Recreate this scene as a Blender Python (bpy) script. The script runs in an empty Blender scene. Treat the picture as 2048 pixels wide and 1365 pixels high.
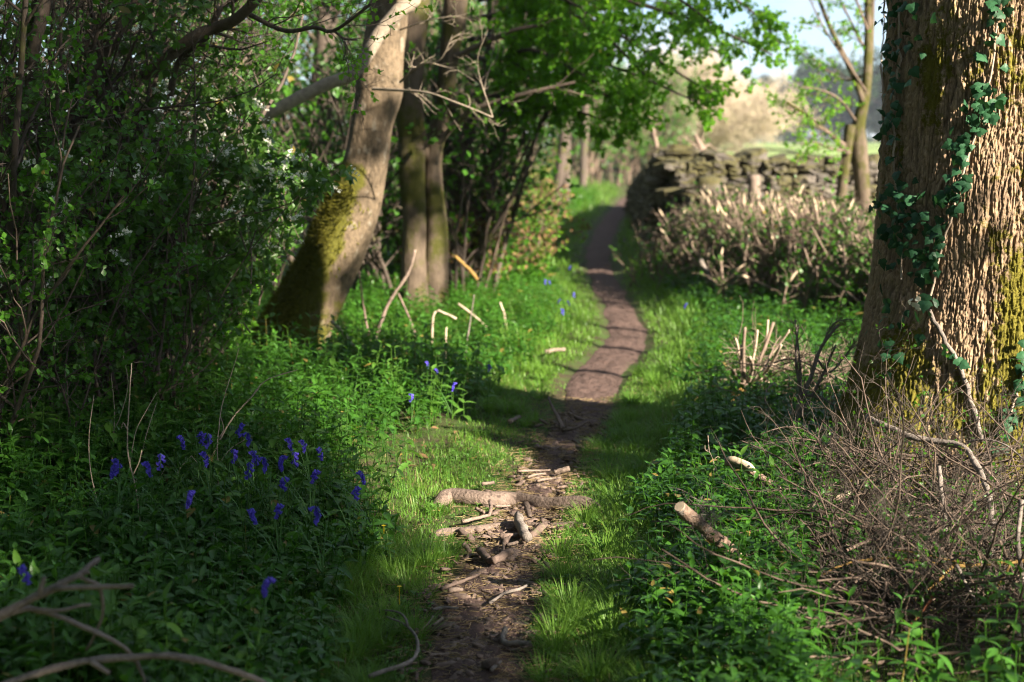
import bpy, math, random
import numpy as np
from math import radians, sin, cos, pi, exp, tan

rng = np.random.default_rng(11)
C = bpy.context.scene.collection
scn = bpy.context.scene

# ------------------------------------------------------------------ camera
F = 2844.0
PITCH = radians(7.85)
CAM = np.array([0.0, 0.0, 1.5])
cd = bpy.data.cameras.new('camera')
cam = bpy.data.objects.new('camera', cd)
C.objects.link(cam)
cam.location = CAM
cam.rotation_euler = (pi / 2 - PITCH, 0, 0)
cd.sensor_width = 36
cd.lens = 36 * F / 2048
cd.clip_start = 0.05
cd.clip_end = 3000
cd.dof.use_dof = True
cd.dof.focus_distance = 5.3
cd.dof.aperture_fstop = 2.4
scn.camera = cam


def ray(px, py):
    x = (px - 1024) / F
    u = (682.5 - py) / F
    return np.array([x, cos(PITCH) + u * sin(PITCH), -sin(PITCH) + u * cos(PITCH)])


def at(px, py, Y):
    r = ray(px, py)
    return CAM + r * (Y / r[1])


def gnd(px, py, z=0.0):
    r = ray(px, py)
    return CAM + r * ((z - CAM[2]) / r[2])


# ------------------------------------------------------------------ sun
AZ, EL = radians(40), radians(27)
SUN = np.array([cos(AZ) * cos(EL), -sin(AZ) * cos(EL), sin(EL)])
sd = bpy.data.lights.new('sun', 'SUN')
sd.energy = 5.0
sd.angle = radians(0.53)
sd.color = (1.0, 0.89, 0.72)
so = bpy.data.objects.new('sun', sd)
C.objects.link(so)
so.location = (30, -25, 30)
from mathutils import Vector
so.rotation_euler = Vector(SUN).to_track_quat('Z', 'Y').to_euler()

# ------------------------------------------------------------------ noise


def _hash(ix, iy, iz, seed):
    h = (ix * 374761393 + iy * 668265263 + iz * 2147483647 + seed * 1274126177) & 0xFFFFFFFF
    h = ((h ^ (h >> 13)) * 274126177) & 0xFFFFFFFF
    h = ((h ^ (h >> 16)) * 2246822519) & 0xFFFFFFFF
    return ((h ^ (h >> 15)) & 0xFFFFFF) / float(0xFFFFFF)


def vnoise(x, y, seed=0):
    x = np.asarray(x, float); y = np.asarray(y, float)
    ix = np.floor(x).astype(np.int64); iy = np.floor(y).astype(np.int64)
    fx = x - ix; fy = y - iy
    fx = fx * fx * (3 - 2 * fx); fy = fy * fy * (3 - 2 * fy)
    z = np.zeros_like(ix)
    a = _hash(ix, iy, z, seed); b = _hash(ix + 1, iy, z, seed)
    c = _hash(ix, iy + 1, z, seed); d = _hash(ix + 1, iy + 1, z, seed)
    return (a * (1 - fx) + b * fx) * (1 - fy) + (c * (1 - fx) + d * fx) * fy


def fbm(x, y, seed=0, octv=4):
    s = 0; a = 0.5; t = 0
    for o in range(octv):
        s = s + a * vnoise(np.asarray(x) * 2 ** o, np.asarray(y) * 2 ** o, seed + o * 17)
        t += a
        a *= 0.5
    return s / t


def ss(a, b, x):
    t = np.clip((np.asarray(x, float) - a) / (b - a), 0, 1)
    return t * t * (3 - 2 * t)


# ------------------------------------------------------------------ terrain
PATH_PX = [(955, 1365, 112), (955, 1290, 110), (965, 1200, 108), (1005, 1110, 84), (1062, 1000, 58), (1118, 900, 44), (1170, 830, 58),
           (1180, 760, 72), (1238, 705, 58), (1256, 672, 50), (1240, 620, 38), (1203, 550, 33), (1195, 500, 30), (1214, 450, 26), (1252, 400, 19), (1266, 386, 15)]
_py = []; _pxx = []; _pw = []
for x, y, w in PATH_PX:
    g = gnd(x, y); _pxx.append(g[0]); _py.append(g[1]); _pw.append(w / F * g[1])
_py = [-20, 2.0] + _py + [60, 80, 700]
_pxx = [-0.6, -0.1] + _pxx + [4.2, 4.5, 5.0]
_pw = [0.2, 0.17] + _pw + [0.25, 0.25, 0.25]
_py = np.array(_py); _pxx = np.array(_pxx); _pw = np.array(_pw)


def pathx(y):
    y = np.asarray(y, float)
    s = 0
    for o in (-0.3, -0.15, 0, 0.15, 0.3):
        s = s + np.interp(y + o, _py, _pxx)
    return s / 5


def pathw(y):
    return np.interp(y, _py, _pw)


def hgt(x, y):
    x = np.asarray(x, float); y = np.asarray(y, float)
    d = x - pathx(np.clip(y, -20, 60))
    w = pathw(y)
    z = 0.13 * ss(0.1, 1.8, -d - w) + 0.06 * ss(0.1, 1.2, d - w)
    z = z + (fbm(x * 1.3, y * 1.3, 3) - 0.5) * 0.10 * ss(0.0, 0.5, np.abs(d) - w) + (fbm(x * 6, y * 6, 5, 3) - 0.5) * 0.025
    z = z - .16 * np.exp(-((x + 1.5) ** 2 + (y - 9.7) ** 2) / .5)
    z = z + 0.5 * ss(.3, 2.6, -d - w) * ss(16, 26, y) * (1 - ss(60, 90, y))
    z = z - 0.03 * (1 - ss(0.6, 1.3, np.abs(d) / w))
    z = z + 1.25 * ss(24, 75, y) * ss(2.5, 9, d) + 1.0 * ss(42, 95, y) * (1 - ss(2.5, 9, d)) + 0.35 * ss(80, 160, y)
    return z


def G(px, py, lift=0.0):
    """ground point seen at a pixel of the photograph"""
    z = 0.0
    for _ in range(6):
        p = gnd(px, py, z + lift)
        z = float(hgt(p[0], p[1]))
    return p


# ------------------------------------------------------------------ objects
ORG = {}


def tag(o, label=None, cat=None, group=None, kind=None):
    if label: o['label'] = label
    if cat: o['category'] = cat
    if group: o['group'] = group
    if kind: o['kind'] = kind
    return o


def empty(name, loc, label, cat, group=None):
    o = bpy.data.objects.new(name, None)
    C.objects.link(o)
    o.location = [float(v) for v in loc]
    o.empty_display_size = 0.1
    ORG[o] = np.array(loc, float)
    return tag(o, label, cat, group)


def mk(name, v, faces, mat, parent=None, smooth=True, origin=None, attrs=None):
    """ONE mesh object from a vertex array and a list of face index arrays"""
    v = np.asarray(v, float).reshape(-1, 3)
    if parent is not None:
        org = ORG[parent]
    elif origin is not None:
        org = np.array(origin, float)
    else:
        org = np.zeros(3)
    me = bpy.data.meshes.new(name)
    if not isinstance(faces, list):
        faces = [faces]
    faces = [np.asarray(f, np.int32) for f in faces if len(f)]
    nv = len(v)
    me.vertices.add(nv)
    me.vertices.foreach_set('co', (v - org).astype(np.float32).ravel())
    loops = np.concatenate([f.ravel() for f in faces])
    tot = np.concatenate([np.full(len(f), f.shape[1], np.int32) for f in faces])
    start = np.concatenate([[0], np.cumsum(tot)[:-1]]).astype(np.int32)
    me.loops.add(len(loops))
    me.loops.foreach_set('vertex_index', loops)
    me.polygons.add(len(tot))
    me.polygons.foreach_set('loop_start', start)
    me.polygons.foreach_set('loop_total', tot)
    me.polygons.foreach_set('use_smooth', np.full(len(tot), bool(smooth)))
    if attrs:
        for k, a in attrs.items():
            at_ = me.attributes.new(k, 'FLOAT', 'POINT')
            at_.data.foreach_set('value', np.asarray(a, np.float32).ravel())
    me.update(calc_edges=True)
    me.validate()
    if mat: me.materials.append(mat)
    o = bpy.data.objects.new(name, me)
    C.objects.link(o)
    if parent is not None:
        o.parent = parent
    else:
        o.location = org
    ORG[o] = org
    return o


def join(parts):
    """join (verts, faces-list) pairs"""
    vs = []; fs = []; n = 0
    for v, f in parts:
        v = np.asarray(v).reshape(-1, 3)
        vs.append(v)
        fl = f if isinstance(f, list) else [f]
        fs += [np.asarray(q) + n for q in fl if len(q)]
        n += len(v)
    return np.concatenate(vs), fs


def norm(a):
    return a / np.maximum(np.linalg.norm(a, axis=-1, keepdims=True), 1e-9)


def tubes(P, R, sides=5, caps=False, rough=0.0, seed=1):
    """P (N,K,3), R (N,K) -> verts, faces"""
    P = np.asarray(P, float); R = np.asarray(R, float)
    if P.ndim == 2: P = P[None]; R = R[None]
    n, k, _ = P.shape
    T = np.empty_like(P)
    T[:, 1:-1] = P[:, 2:] - P[:, :-2]
    T[:, 0] = P[:, 1] - P[:, 0]; T[:, -1] = P[:, -1] - P[:, -2]
    T = norm(T)
    mean = norm(P[:, -1] - P[:, 0] + 1e-6)
    ref = np.where(np.abs(mean[:, 2:3]) > 0.75, np.array([[1.0, 0, 0]]), np.array([[0, 0, 1.0]]))
    X = norm(np.cross(T, ref[:, None, :]))
    Y = np.cross(T, X)
    a = np.arange(sides) * 2 * pi / sides
    r = R[:, :, None] * np.ones(sides)
    if rough:
        rr = np.random.default_rng(seed)
        r = r * (1 + rough * rr.standard_normal(r.shape))
    V = P[:, :, None, :] + r[..., None] * (np.cos(a)[None, None, :, None] * X[:, :, None, :] + np.sin(a)[None, None, :, None] * Y[:, :, None, :])
    idx = np.arange(n * k * sides).reshape(n, k, sides)
    A = idx[:, :-1]; B = idx[:, 1:]
    A2 = np.roll(A, -1, 2); B2 = np.roll(B, -1, 2)
    q = np.stack([A, A2, B2, B], -1).reshape(-1, 4)
    fs = [q]
    if caps:
        fs += [idx[:, 0, ::-1].reshape(n, sides), idx[:, -1].reshape(n, sides)]
    return V.reshape(-1, 3), fs


def smooth_line(pts, n):
    """Catmull-Rom through points, n samples by arc length"""
    p = np.asarray(pts, float)
    if len(p) == 2:
        t = np.linspace(0, 1, n)[:, None]
        return p[0] * (1 - t) + p[1] * t
    e = np.vstack([2 * p[0] - p[1], p, 2 * p[-1] - p[-2]])
    out = []
    for i in range(len(p) - 1):
        p0, p1, p2, p3 = e[i:i + 4]
        t = np.linspace(0, 1, 12, endpoint=False)[:, None]
        out.append(0.5 * (2 * p1 + (p2 - p0) * t + (2 * p0 - 5 * p1 + 4 * p2 - p3) * t ** 2 + (3 * p1 - p0 - 3 * p2 + p3) * t ** 3))
    out.append(p[-1:])
    c = np.vstack(out)
    s = np.concatenate([[0], np.cumsum(np.linalg.norm(np.diff(c, axis=0), axis=1))])
    u = np.linspace(0, s[-1], n)
    return np.stack([np.interp(u, s, c[:, j]) for j in range(c.shape[1])], 1)


def frames(Y, Zh):
    Y = norm(np.asarray(Y, float))
    X = norm(np.cross(Y, Zh))
    Z = np.cross(X, Y)
    return np.stack([X, Y, Z], 1)       # (N,3 axes,3)


def scatter(tv, tf, pos, fr, sc):
    """copies of a template leaf as one mesh; sc (N,) or (N,3)"""
    sc = np.asarray(sc, float)
    if sc.ndim == 1: sc = np.repeat(sc[:, None], 3, 1)
    v = np.einsum('vk,nk,nkj->nvj', tv, sc, fr) + np.asarray(pos)[:, None, :]
    n = len(pos); m = len(tv)
    off = (np.arange(n) * m)[:, None, None]
    fl = tf if isinstance(tf, list) else [tf]
    return v.reshape(-1, 3), [(np.asarray(f)[None] + off).reshape(-1, np.asarray(f).shape[1]) for f in fl]


def leaf_t(st, hw, fold=0.2, droop=0.25, wave=0.0):
    """leaf template: stations along y, half widths"""
    v = []
    for i, (y, w) in enumerate(zip(st, hw)):
        z = -droop * y * y
        k = wave * (1 if i % 2 else -1)
        v += [(-w, y - 0.05 * w, z + fold * w + k * w), (0, y, z), (w, y - 0.05 * w, z + fold * w - k * w)]
    f = []
    for i in range(len(st) - 1):
        a = i * 3
        f += [(a, a + 1, a + 4, a + 3), (a + 1, a + 2, a + 5, a + 4)]
    return np.array(v), np.array(f)


LEAF_MERC = leaf_t([0, .12, .32, .55, .78, 1.0], [.02, .13, .2, .19, .11, .0], 0.35, 0.3)
LEAF_OVAL = leaf_t([0, .3, .65, 1.0], [.03, .26, .25, .0], 0.25, 0.25)
LEAF_HAW = leaf_t([0, .35, .6, 1.0], [.04, .28, .42, .06], 0.2, 0.2)
LEAF_FAR = (np.array([(-.32, .45, .06), (0, 0, 0), (.32, .5, .06), (0, 1, -.1)]), np.array([(0, 1, 2, 3)]))
BLADE = (np.array([(-.5, 0, 0), (.5, 0, 0), (-.42, .4, .06), (.42, .4, .06), (-.28, .75, .26), (.28, .75, .26), (-.03, 1, .6), (.03, 1, .6)]),
         np.array([(0, 1, 3, 2), (2, 3, 5, 4), (4, 5, 7, 6)]))


def ivy_t():
    out = [(0, 0), (.22, -.06), (.42, .05), (.55, .28), (.36, .38), (.33, .55), (.16, .72), (0, 1.0), (-.16, .72), (-.33, .55), (-.36, .38), (-.55, .28), (-.42, .05), (-.22, -.06)]
    v = [(0, .35, .05)] + [(x, y, -.12 * x * x - .1 * (y - .3) ** 2) for x, y in out]
    f = [(0, i + 1, (i + 1) % 14 + 1) for i in range(14)]
    return np.array(v), np.array(f)[:, ::-1]


IVY = ivy_t()


def rand_dirs(n, zb=0.0, r=rng):
    d = r.standard_normal((n, 3))
    d[:, 2] += zb
    return norm(d)


def grow(start, d, length, r0, K, wig, bias=(0, 0, 0), taper=0.35, r=rng):
    start = np.asarray(start, float); d = norm(np.asarray(d, float))
    n = len(start)
    length = np.broadcast_to(length, n); r0 = np.broadcast_to(r0, n)
    P = np.empty((n, K, 3)); P[:, 0] = start
    step = (length / (K - 1))[:, None]
    b = np.asarray(bias, float)
    for i in range(1, K):
        d = norm(d + wig * r.standard_normal((n, 3)) + b)
        P[:, i] = P[:, i - 1] + d * step
    R = r0[:, None] * np.linspace(1, taper, K)[None]
    return P, R


def kids(P, R, per, tmin, tmax, ang, lens, rf=0.55, zb=0.15, r=rng):
    """starting points, directions, radii of children on parent polylines"""
    n, K, _ = P.shape
    m = n * per
    pi_ = np.repeat(np.arange(n), per)
    t = r.uniform(tmin, tmax, m) * (K - 1)
    i = np.minimum(t.astype(int), K - 2); f = (t - i)[:, None]
    s = P[pi_, i] * (1 - f) + P[pi_, i + 1] * f
    T = norm(P[pi_, i + 1] - P[pi_, i])
    q = r.standard_normal((m, 3)); q = norm(q - T * (q * T).sum(1, keepdims=True))
    a = r.uniform(ang[0], ang[1], m)[:, None]
    d = T * np.cos(a) + q * np.sin(a); d[:, 2] += zb
    rr = R[pi_, i] * rf
    L = r.uniform(lens[0], lens[1], m) * (1 - 0.35 * t / (K - 1))
    return s, norm(d), rr, L


def along(P, per, tmin=0.1, r=rng):
    n, K, _ = P.shape
    pi_ = np.repeat(np.arange(n), per)
    t = r.uniform(tmin, 1, len(pi_)) * (K - 1.001)
    i = t.astype(int); f = (t - i)[:, None]
    return P[pi_, i] * (1 - f) + P[pi_, i + 1] * f, norm(P[pi_, i + 1] - P[pi_, i])


def leaves_on(P, per, size, tmpl, up=0.8, tmin=0.1, spread=0.0, r=rng):
    p, T = along(P, per, tmin, r)
    n = len(p)
    q = r.standard_normal((n, 3))
    Y = norm(T * 0.6 + norm(q) * 0.9 + np.array([0, 0, -0.05]))
    Z = norm(r.standard_normal((n, 3)) * 0.7 + np.array([0, 0, up]))
    if spread: p = p + r.standard_normal((n, 3)) * spread
    return scatter(tmpl[0], tmpl[1], p, frames(Y, Z), r.uniform(size[0], size[1], n))


# ------------------------------------------------------------------ materials
def newmat(name):
    m = bpy.data.materials.new(name); m.use_nodes = True
    nt = m.node_tree; nt.nodes.clear()
    return m, nt


def nd(nt, typ, ins=None, **props):
    n = nt.nodes.new(typ)
    for k, v in props.items(): setattr(n, k, v)
    for k, v in (ins or {}).items():
        s = n.inputs[k]
        if isinstance(v, bpy.types.NodeSocket): nt.links.new(v, s)
        else:
            if isinstance(v, tuple) and len(v) == 3 and s.type == 'RGBA': v = v + (1,)
            s.default_value = v
    return n


def mixc(nt, fac, a, b):
    n = nt.nodes.new('ShaderNodeMix'); n.data_type = 'RGBA'
    for sock, v in ((n.inputs[0], fac), (n.inputs[6], a), (n.inputs[7], b)):
        if isinstance(v, bpy.types.NodeSocket): nt.links.new(v, sock)
        else: sock.default_value = v + (1,) if isinstance(v, tuple) else v
    return n.outputs[2]


def mth(nt, op, a, b=0.0, c=0.0):
    n = nt.nodes.new('ShaderNodeMath'); n.operation = op
    for i, v in enumerate((a, b, c)):
        if isinstance(v, bpy.types.NodeSocket): nt.links.new(v, n.inputs[i])
        else: n.inputs[i].default_value = v
    return n.outputs[0]


def ramp(nt, fac, lo, hi):
    n = nd(nt, 'ShaderNodeMapRange', {0: fac, 1: lo, 2: hi, 3: 0.0, 4: 1.0})
    n.clamp = True
    return n.outputs[0]


def pos(nt, scale=(1, 1, 1)):
    g = nd(nt, 'ShaderNodeNewGeometry')
    if scale == (1, 1, 1): return g.outputs['Position']
    m = nd(nt, 'ShaderNodeVectorMath', {0: g.outputs['Position'], 1: scale}, operation='MULTIPLY')
    return m.outputs[0]


def noise(nt, vec, scale, detail=3.0, rough=0.55, dist=0.0):
    return nd(nt, 'ShaderNodeTexNoise', {'Vector': vec, 'Scale': scale, 'Detail': detail, 'Roughness': rough, 'Distortion': dist}).outputs['Fac']


def finish(nt, shader):
    o = nd(nt, 'ShaderNodeOutputMaterial')
    nt.links.new(shader, o.inputs['Surface'])


def leafmat(name, c1, c2, ct, trans=0.4, rough=0.5, spec=0.3, big=0.9):
    m, nt = newmat(name)
    g = nd(nt, 'ShaderNodeNewGeometry')
    r = g.outputs['Random Per Island']
    n = noise(nt, g.outputs['Position'], big, 2)
    f = mth(nt, 'MULTIPLY_ADD', ramp(nt, n, .3, .7), 0.5, mth(nt, 'MULTIPLY', r, 0.5))
    col = mixc(nt, f, c1, c2)
    if big == .9: col = mixc(nt, mth(nt, 'GREATER_THAN', r, .988), col, (.26, .19, .05))
    p = nd(nt, 'ShaderNodeBsdfPrincipled', {'Base Color': col, 'Roughness': rough, 'Specular IOR Level': spec})
    t = nd(nt, 'ShaderNodeBsdfTranslucent', {'Color': mixc(nt, f, tuple(x * .75 for x in ct), ct)})
    mx = nd(nt, 'ShaderNodeMixShader', {0: trans, 1: p.outputs[0], 2: t.outputs[0]})
    finish(nt, mx.outputs[0])
    return m


def woodmat(name, c1, c2, scale=30, stretch=(1, 1, 1), moss=None, mossamt=0.0, bump=0.4, rough=0.85, lichen=None, mosslo=0.45, attr=False):
    m, nt = newmat(name)
    v = pos(nt, stretch)
    n1 = noise(nt, v, scale, 5, 0.65)
    n2 = noise(nt, v, scale * 0.17, 3)
    g = nd(nt, 'ShaderNodeNewGeometry')
    isl = g.outputs['Random Per Island']
    f = mth(nt, 'ADD', mth(nt, 'MULTIPLY', ramp(nt, n1, .3, .7), .6), mth(nt, 'MULTIPLY', ramp(nt, n2, .35, .65), .25))
    f = mth(nt, 'ADD', f, mth(nt, 'MULTIPLY', isl, .2))
    col = mixc(nt, f, c1, c2)
    if lichen:
        l = ramp(nt, noise(nt, v, scale * .45, 4), .6, .66)
        col = mixc(nt, mth(nt, 'MULTIPLY', l, .7), col, lichen)
    if moss:
        k = noise(nt, pos(nt), 3.5, 6, .7)
        mm = ramp(nt, mth(nt, 'ADD', k, mossamt - .5), mosslo, mosslo + .12)
        if attr:
            ma = nd(nt, 'ShaderNodeAttribute', attribute_name='moss').outputs['Fac']
            mm = ramp(nt, mth(nt, 'ADD', ma, mth(nt, 'MULTIPLY', mth(nt, 'SUBTRACT', k, .5), 1.6)), .40, .58)
        mc = mixc(nt, noise(nt, pos(nt), 60, 3), tuple(x * .5 for x in moss), moss)
        col = mixc(nt, mm, col, mc)
    b = nd(nt, 'ShaderNodeBump', {'Height': n1, 'Strength': bump, 'Distance': 0.02})
    p = nd(nt, 'ShaderNodeBsdfPrincipled', {'Base Color': col, 'Roughness': rough, 'Specular IOR Level': .2, 'Normal': b.outputs[0]})
    finish(nt, p.outputs[0])
    return m


M = {}
M['mercury'] = leafmat('mercury leaf', (.026, .092, .014), (.068, .19, .02), (.13, .36, .02), .35, .38, .4)
M['grass'] = leafmat('grass blade', (.065, .165, .02), (.18, .325, .048), (.24, .45, .05), .4, .45, .3, 1.5)
M['weed'] = leafmat('weed leaf', (.05, .13, .02), (.10, .22, .03), (.16, .36, .03), .35, .45, .3)
M['grass_dry'] = leafmat('dry straw', (.28, .2, .1), (.42, .32, .18), (.4, .3, .15), .2, .7, .2)
M['haw'] = leafmat('hawthorn leaf', (.03, .10, .012), (.07, .19, .016), (.15, .4, .02), .4, .4, .4)
M['cherry'] = leafmat('bird cherry leaf', (.035, .09, .015), (.075, .17, .03), (.16, .34, .04), .4, .4, .4)
M['hazel'] = leafmat('overhanging leaf', (.07, .20, .014), (.14, .33, .022), (.30, .62, .03), .5, .45, .3)
M['shade_leaf'] = leafmat('crown leaf', (.03, .10, .012), (.06, .16, .02), (.12, .3, .02), .3, .5, .3)
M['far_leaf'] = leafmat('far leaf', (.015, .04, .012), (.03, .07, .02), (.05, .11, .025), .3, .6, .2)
M['blue_leaf'] = leafmat('far tree leaf', (.02, .04, .022), (.035, .06, .03), (.05, .08, .03), .2, .7, .1)
M['ivy'] = leafmat('ivy leaf', (.010, .042, .02), (.045, .145, .06), (.05, .16, .04), .15, .5, .25, 1.0)
M['bluebell'] = leafmat('bluebell petal', (.085, .062, .50), (.17, .13, .80), (.24, .18, .95), .35, .5, .3)
M['bluestem'] = leafmat('bluebell stem', (.05, .13, .03), (.08, .18, .04), (.1, .2, .04), .2, .5, .3)
M['blossom'] = leafmat('white blossom', (.72, .74, .62), (.85, .85, .76), (.7, .72, .6), .35, .6, .2)
M['yellow'] = leafmat('yellow petal', (.8, .55, .02), (.85, .65, .03), (.7, .5, .02), .3, .5, .3)
M['catkin'] = leafmat('bud', (.46, .40, .25), (.62, .53, .37), (.5, .45, .28), .3, .6, .2)
M['dead_leaf'] = leafmat('dead leaf', (.12, .07, .035), (.24, .14, .07), (.2, .11, .05), .2, .7, .2)
M['mossblade'] = leafmat('moss frond', (.075, .075, .012), (.16, .145, .022), (.2, .2, .02), .3, .7, .1, 4)

M['bark_dark'] = woodmat('dark hedge bark', (.045, .035, .028), (.13, .10, .082), 40, (1, 1, .35), (.10, .11, .02), .38)
M['bark_twig'] = woodmat('twig bark', (.07, .05, .04), (.19, .145, .115), 50)
M['bark_ash'] = woodmat('leaning trunk bark', (.035, .027, .018), (.215, .158, .104), 34, (1, 1, .6), (.12, .115, .018), .5, .8, lichen=(.25, .215, .165), attr=True)
M['bark_mossy'] = woodmat('mossy bark', (.05, .037, .028), (.15, .112, .08), 25, (1, 1, .4), (.075, .075, .015), .50, .6)
M['limb_pale'] = woodmat('pale dead limb', (.14, .11, .085), (.36, .295, .225), 34, (1, 1, 1), (.18, .18, .06), .36, .4)
M['stick'] = woodmat('fallen stick', (.075, .052, .043), (.27, .195, .16), 75, bump=.5)
M['stick_pale'] = woodmat('bleached stick', (.27, .20, .15), (.5, .4, .31), 60, bump=.3)
M['stick_grey'] = woodmat('grey lichened stick', (.09, .075, .066), (.31, .26, .23), 60, bump=.5)
M['stick_red'] = woodmat('reddish twig', (.14, .05, .025), (.26, .10, .05), 50, bump=.2)
M['stick_yellow'] = woodmat('yellow brown stem', (.17, .10, .03), (.30, .19, .06), 40, bump=.2)
M['log_bark'] = woodmat('flaking bark', (.05, .028, .024), (.46, .32, .24), 48, bump=.8, lichen=(.36, .33, .29))
M['root'] = woodmat('worn root', (.075, .054, .045), (.25, .185, .15), 70, bump=.8, lichen=(.045, .032, .027))
M['cut'] = woodmat('cut wood', (.36, .27, .185), (.56, .45, .33), 30, bump=.15)
M['bare'] = woodmat('bare far twig', (.33, .26, .20), (.56, .47, .37), 3, bump=0)
M['flail'] = woodmat('flailed stem', (.10, .072, .056), (.27, .20, .155), 30, bump=.3)
M['brush'] = woodmat('brushwood bark', (.045, .032, .026), (.155, .112, .086), 50)
M['bark_hedge'] = woodmat('shaded hedge twig bark', (.035, .028, .024), (.115, .092, .078), 50)  # darker copy of the twig bark, shade put into the colour
M['stick_mid'] = woodmat('weathered stick', (.09, .064, .052), (.31, .235, .19), 75, bump=.5)
M['chip'] = woodmat('bark chip', (.06, .042, .036), (.23, .165, .135), 60, bump=.3)
M['thicket'] = woodmat('thicket twig', (.07, .05, .04), (.22, .16, .12), 20, bump=.2)


def stonemat():
    m, nt = newmat('wall stone')
    g = nd(nt, 'ShaderNodeNewGeometry')
    n1 = noise(nt, g.outputs['Position'], 9, 5, .65)
    col = mixc(nt, mth(nt, 'ADD', mth(nt, 'MULTIPLY', n1, .6), mth(nt, 'MULTIPLY', g.outputs['Random Per Island'], .5)), (.022, .019, .017), (.15, .127, .108))
    sx = nd(nt, 'ShaderNodeSeparateXYZ', {0: g.outputs['Normal']})
    k = mth(nt, 'ADD', noise(nt, g.outputs['Position'], 2.4, 4), mth(nt, 'MULTIPLY', sx.outputs['Z'], .16))
    mm = ramp(nt, k, .44, .58)
    mc = mixc(nt, noise(nt, g.outputs['Position'], 20, 2), (.025, .028, .009), (.085, .068, .02))
    col = mixc(nt, mm, col, mc)
    b = nd(nt, 'ShaderNodeBump', {'Height': n1, 'Strength': .5, 'Distance': .03})
    p = nd(nt, 'ShaderNodeBsdfPrincipled', {'Base Color': col, 'Roughness': .9, 'Normal': b.outputs[0]})
    finish(nt, p.outputs[0])
    return m


def soilmat(name, a, b, c=None, cf=(.5, .6), cs=4.0):
    m, nt = newmat(name)
    n1 = noise(nt, pos(nt), 28, 6, .7)
    n2 = noise(nt, pos(nt, (1, .5, 1)), 130, 3, .6)
    n3 = noise(nt, pos(nt), 2.2, 3)
    f = mth(nt, 'ADD', mth(nt, 'MULTIPLY', ramp(nt, n1, .3, .75), .5), mth(nt, 'MULTIPLY', ramp(nt, n2, .4, .7), .3))
    f = mth(nt, 'ADD', f, mth(nt, 'MULTIPLY', ramp(nt, n3, .3, .7), .25))
    col = mixc(nt, f, a, b)
    if c:
        k = ramp(nt, noise(nt, pos(nt), cs, 5, .7), cf[0], cf[1])
        col = mixc(nt, k, col, c)
    h = mth(nt, 'ADD', n1, mth(nt, 'MULTIPLY', n2, .4))
    bp = nd(nt, 'ShaderNodeBump', {'Height': h, 'Strength': .7, 'Distance': .02})
    p = nd(nt, 'ShaderNodeBsdfPrincipled', {'Base Color': col, 'Roughness': .9, 'Specular IOR Level': .2, 'Normal': bp.outputs[0]})
    finish(nt, p.outputs[0])
    return m


M['stone'] = stonemat()
M['ground'] = soilmat('woodland soil', (.03, .024, .014), (.085, .07, .035), (.05, .085, .018), (.42, .6), 5)
M['path'] = soilmat('trodden soil', (.030, .020, .017), (.165, .106, .090))
M['field'] = soilmat('meadow grass', (.17, .25, .08), (.26, .33, .13))


def trunkmat():
    m, nt = newmat('big trunk bark')
    at_ = nd(nt, 'ShaderNodeAttribute', attribute_name='ridge').outputs['Fac']
    ms = nd(nt, 'ShaderNodeAttribute', attribute_name='moss').outputs['Fac']
    v = pos(nt, (1, 1, .4))
    n1 = noise(nt, v, 70, 5, .65)
    n2 = noise(nt, pos(nt), 4, 3)
    f = mth(nt, 'ADD', mth(nt, 'MULTIPLY', at_, .65), mth(nt, 'MULTIPLY', ramp(nt, n1, .3, .7), .35))
    col = mixc(nt, f, (.055, .037, .026), (.52, .36, .235))
    col = mixc(nt, mth(nt, 'MULTIPLY', ramp(nt, n2, .45, .7), .35), col, (.36, .26, .15))
    k = noise(nt, pos(nt), 26, 5, .7)
    mm = ramp(nt, mth(nt, 'ADD', ms, mth(nt, 'MULTIPLY', mth(nt, 'SUBTRACT', k, .5), 1.8)), .46, .66)
    mc = mixc(nt, noise(nt, pos(nt), 90, 3), (.06, .055, .008), (.21, .18, .025))
    col = mixc(nt, mm, col, mc)
    h = mth(nt, 'ADD', n1, mth(nt, 'MULTIPLY', mm, .5))
    b = nd(nt, 'ShaderNodeBump', {'Height': h, 'Strength': .55, 'Distance': .012})
    p = nd(nt, 'ShaderNodeBsdfPrincipled', {'Base Color': col, 'Roughness': .88, 'Specular IOR Level': .2, 'Normal': b.outputs[0]})
    finish(nt, p.outputs[0])
    return m


M['trunk'] = trunkmat()

# ------------------------------------------------------------------ sky
w = bpy.data.worlds.new('World'); scn.world = w; w.use_nodes = True
nt = w.node_tree; nt.nodes.clear()
sky = nd(nt, 'ShaderNodeTexSky', sky_type='NISHITA', sun_disc=False, sun_elevation=EL, sun_rotation=math.atan2(SUN[0], SUN[1]),
         altitude=100, air_density=.75, dust_density=.6, ozone_density=2.0)
tc = nd(nt, 'ShaderNodeTexCoord')
mp = nd(nt, 'ShaderNodeVectorMath', {0: tc.outputs['Generated'], 1: (1, 1, 2.6)}, operation='MULTIPLY')
cl = noise(nt, mp.outputs[0], 4.5, 6, .6)
cf = ramp(nt, cl, .44, .60)
col = mixc(nt, mth(nt, 'MULTIPLY', cf, .8), sky.outputs[0], (4.2, 4.5, 5.1))
bg = nd(nt, 'ShaderNodeBackground', {'Color': col, 'Strength': .05})
ow = nd(nt, 'ShaderNodeOutputWorld'); nt.links.new(bg.outputs[0], ow.inputs[0])

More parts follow.
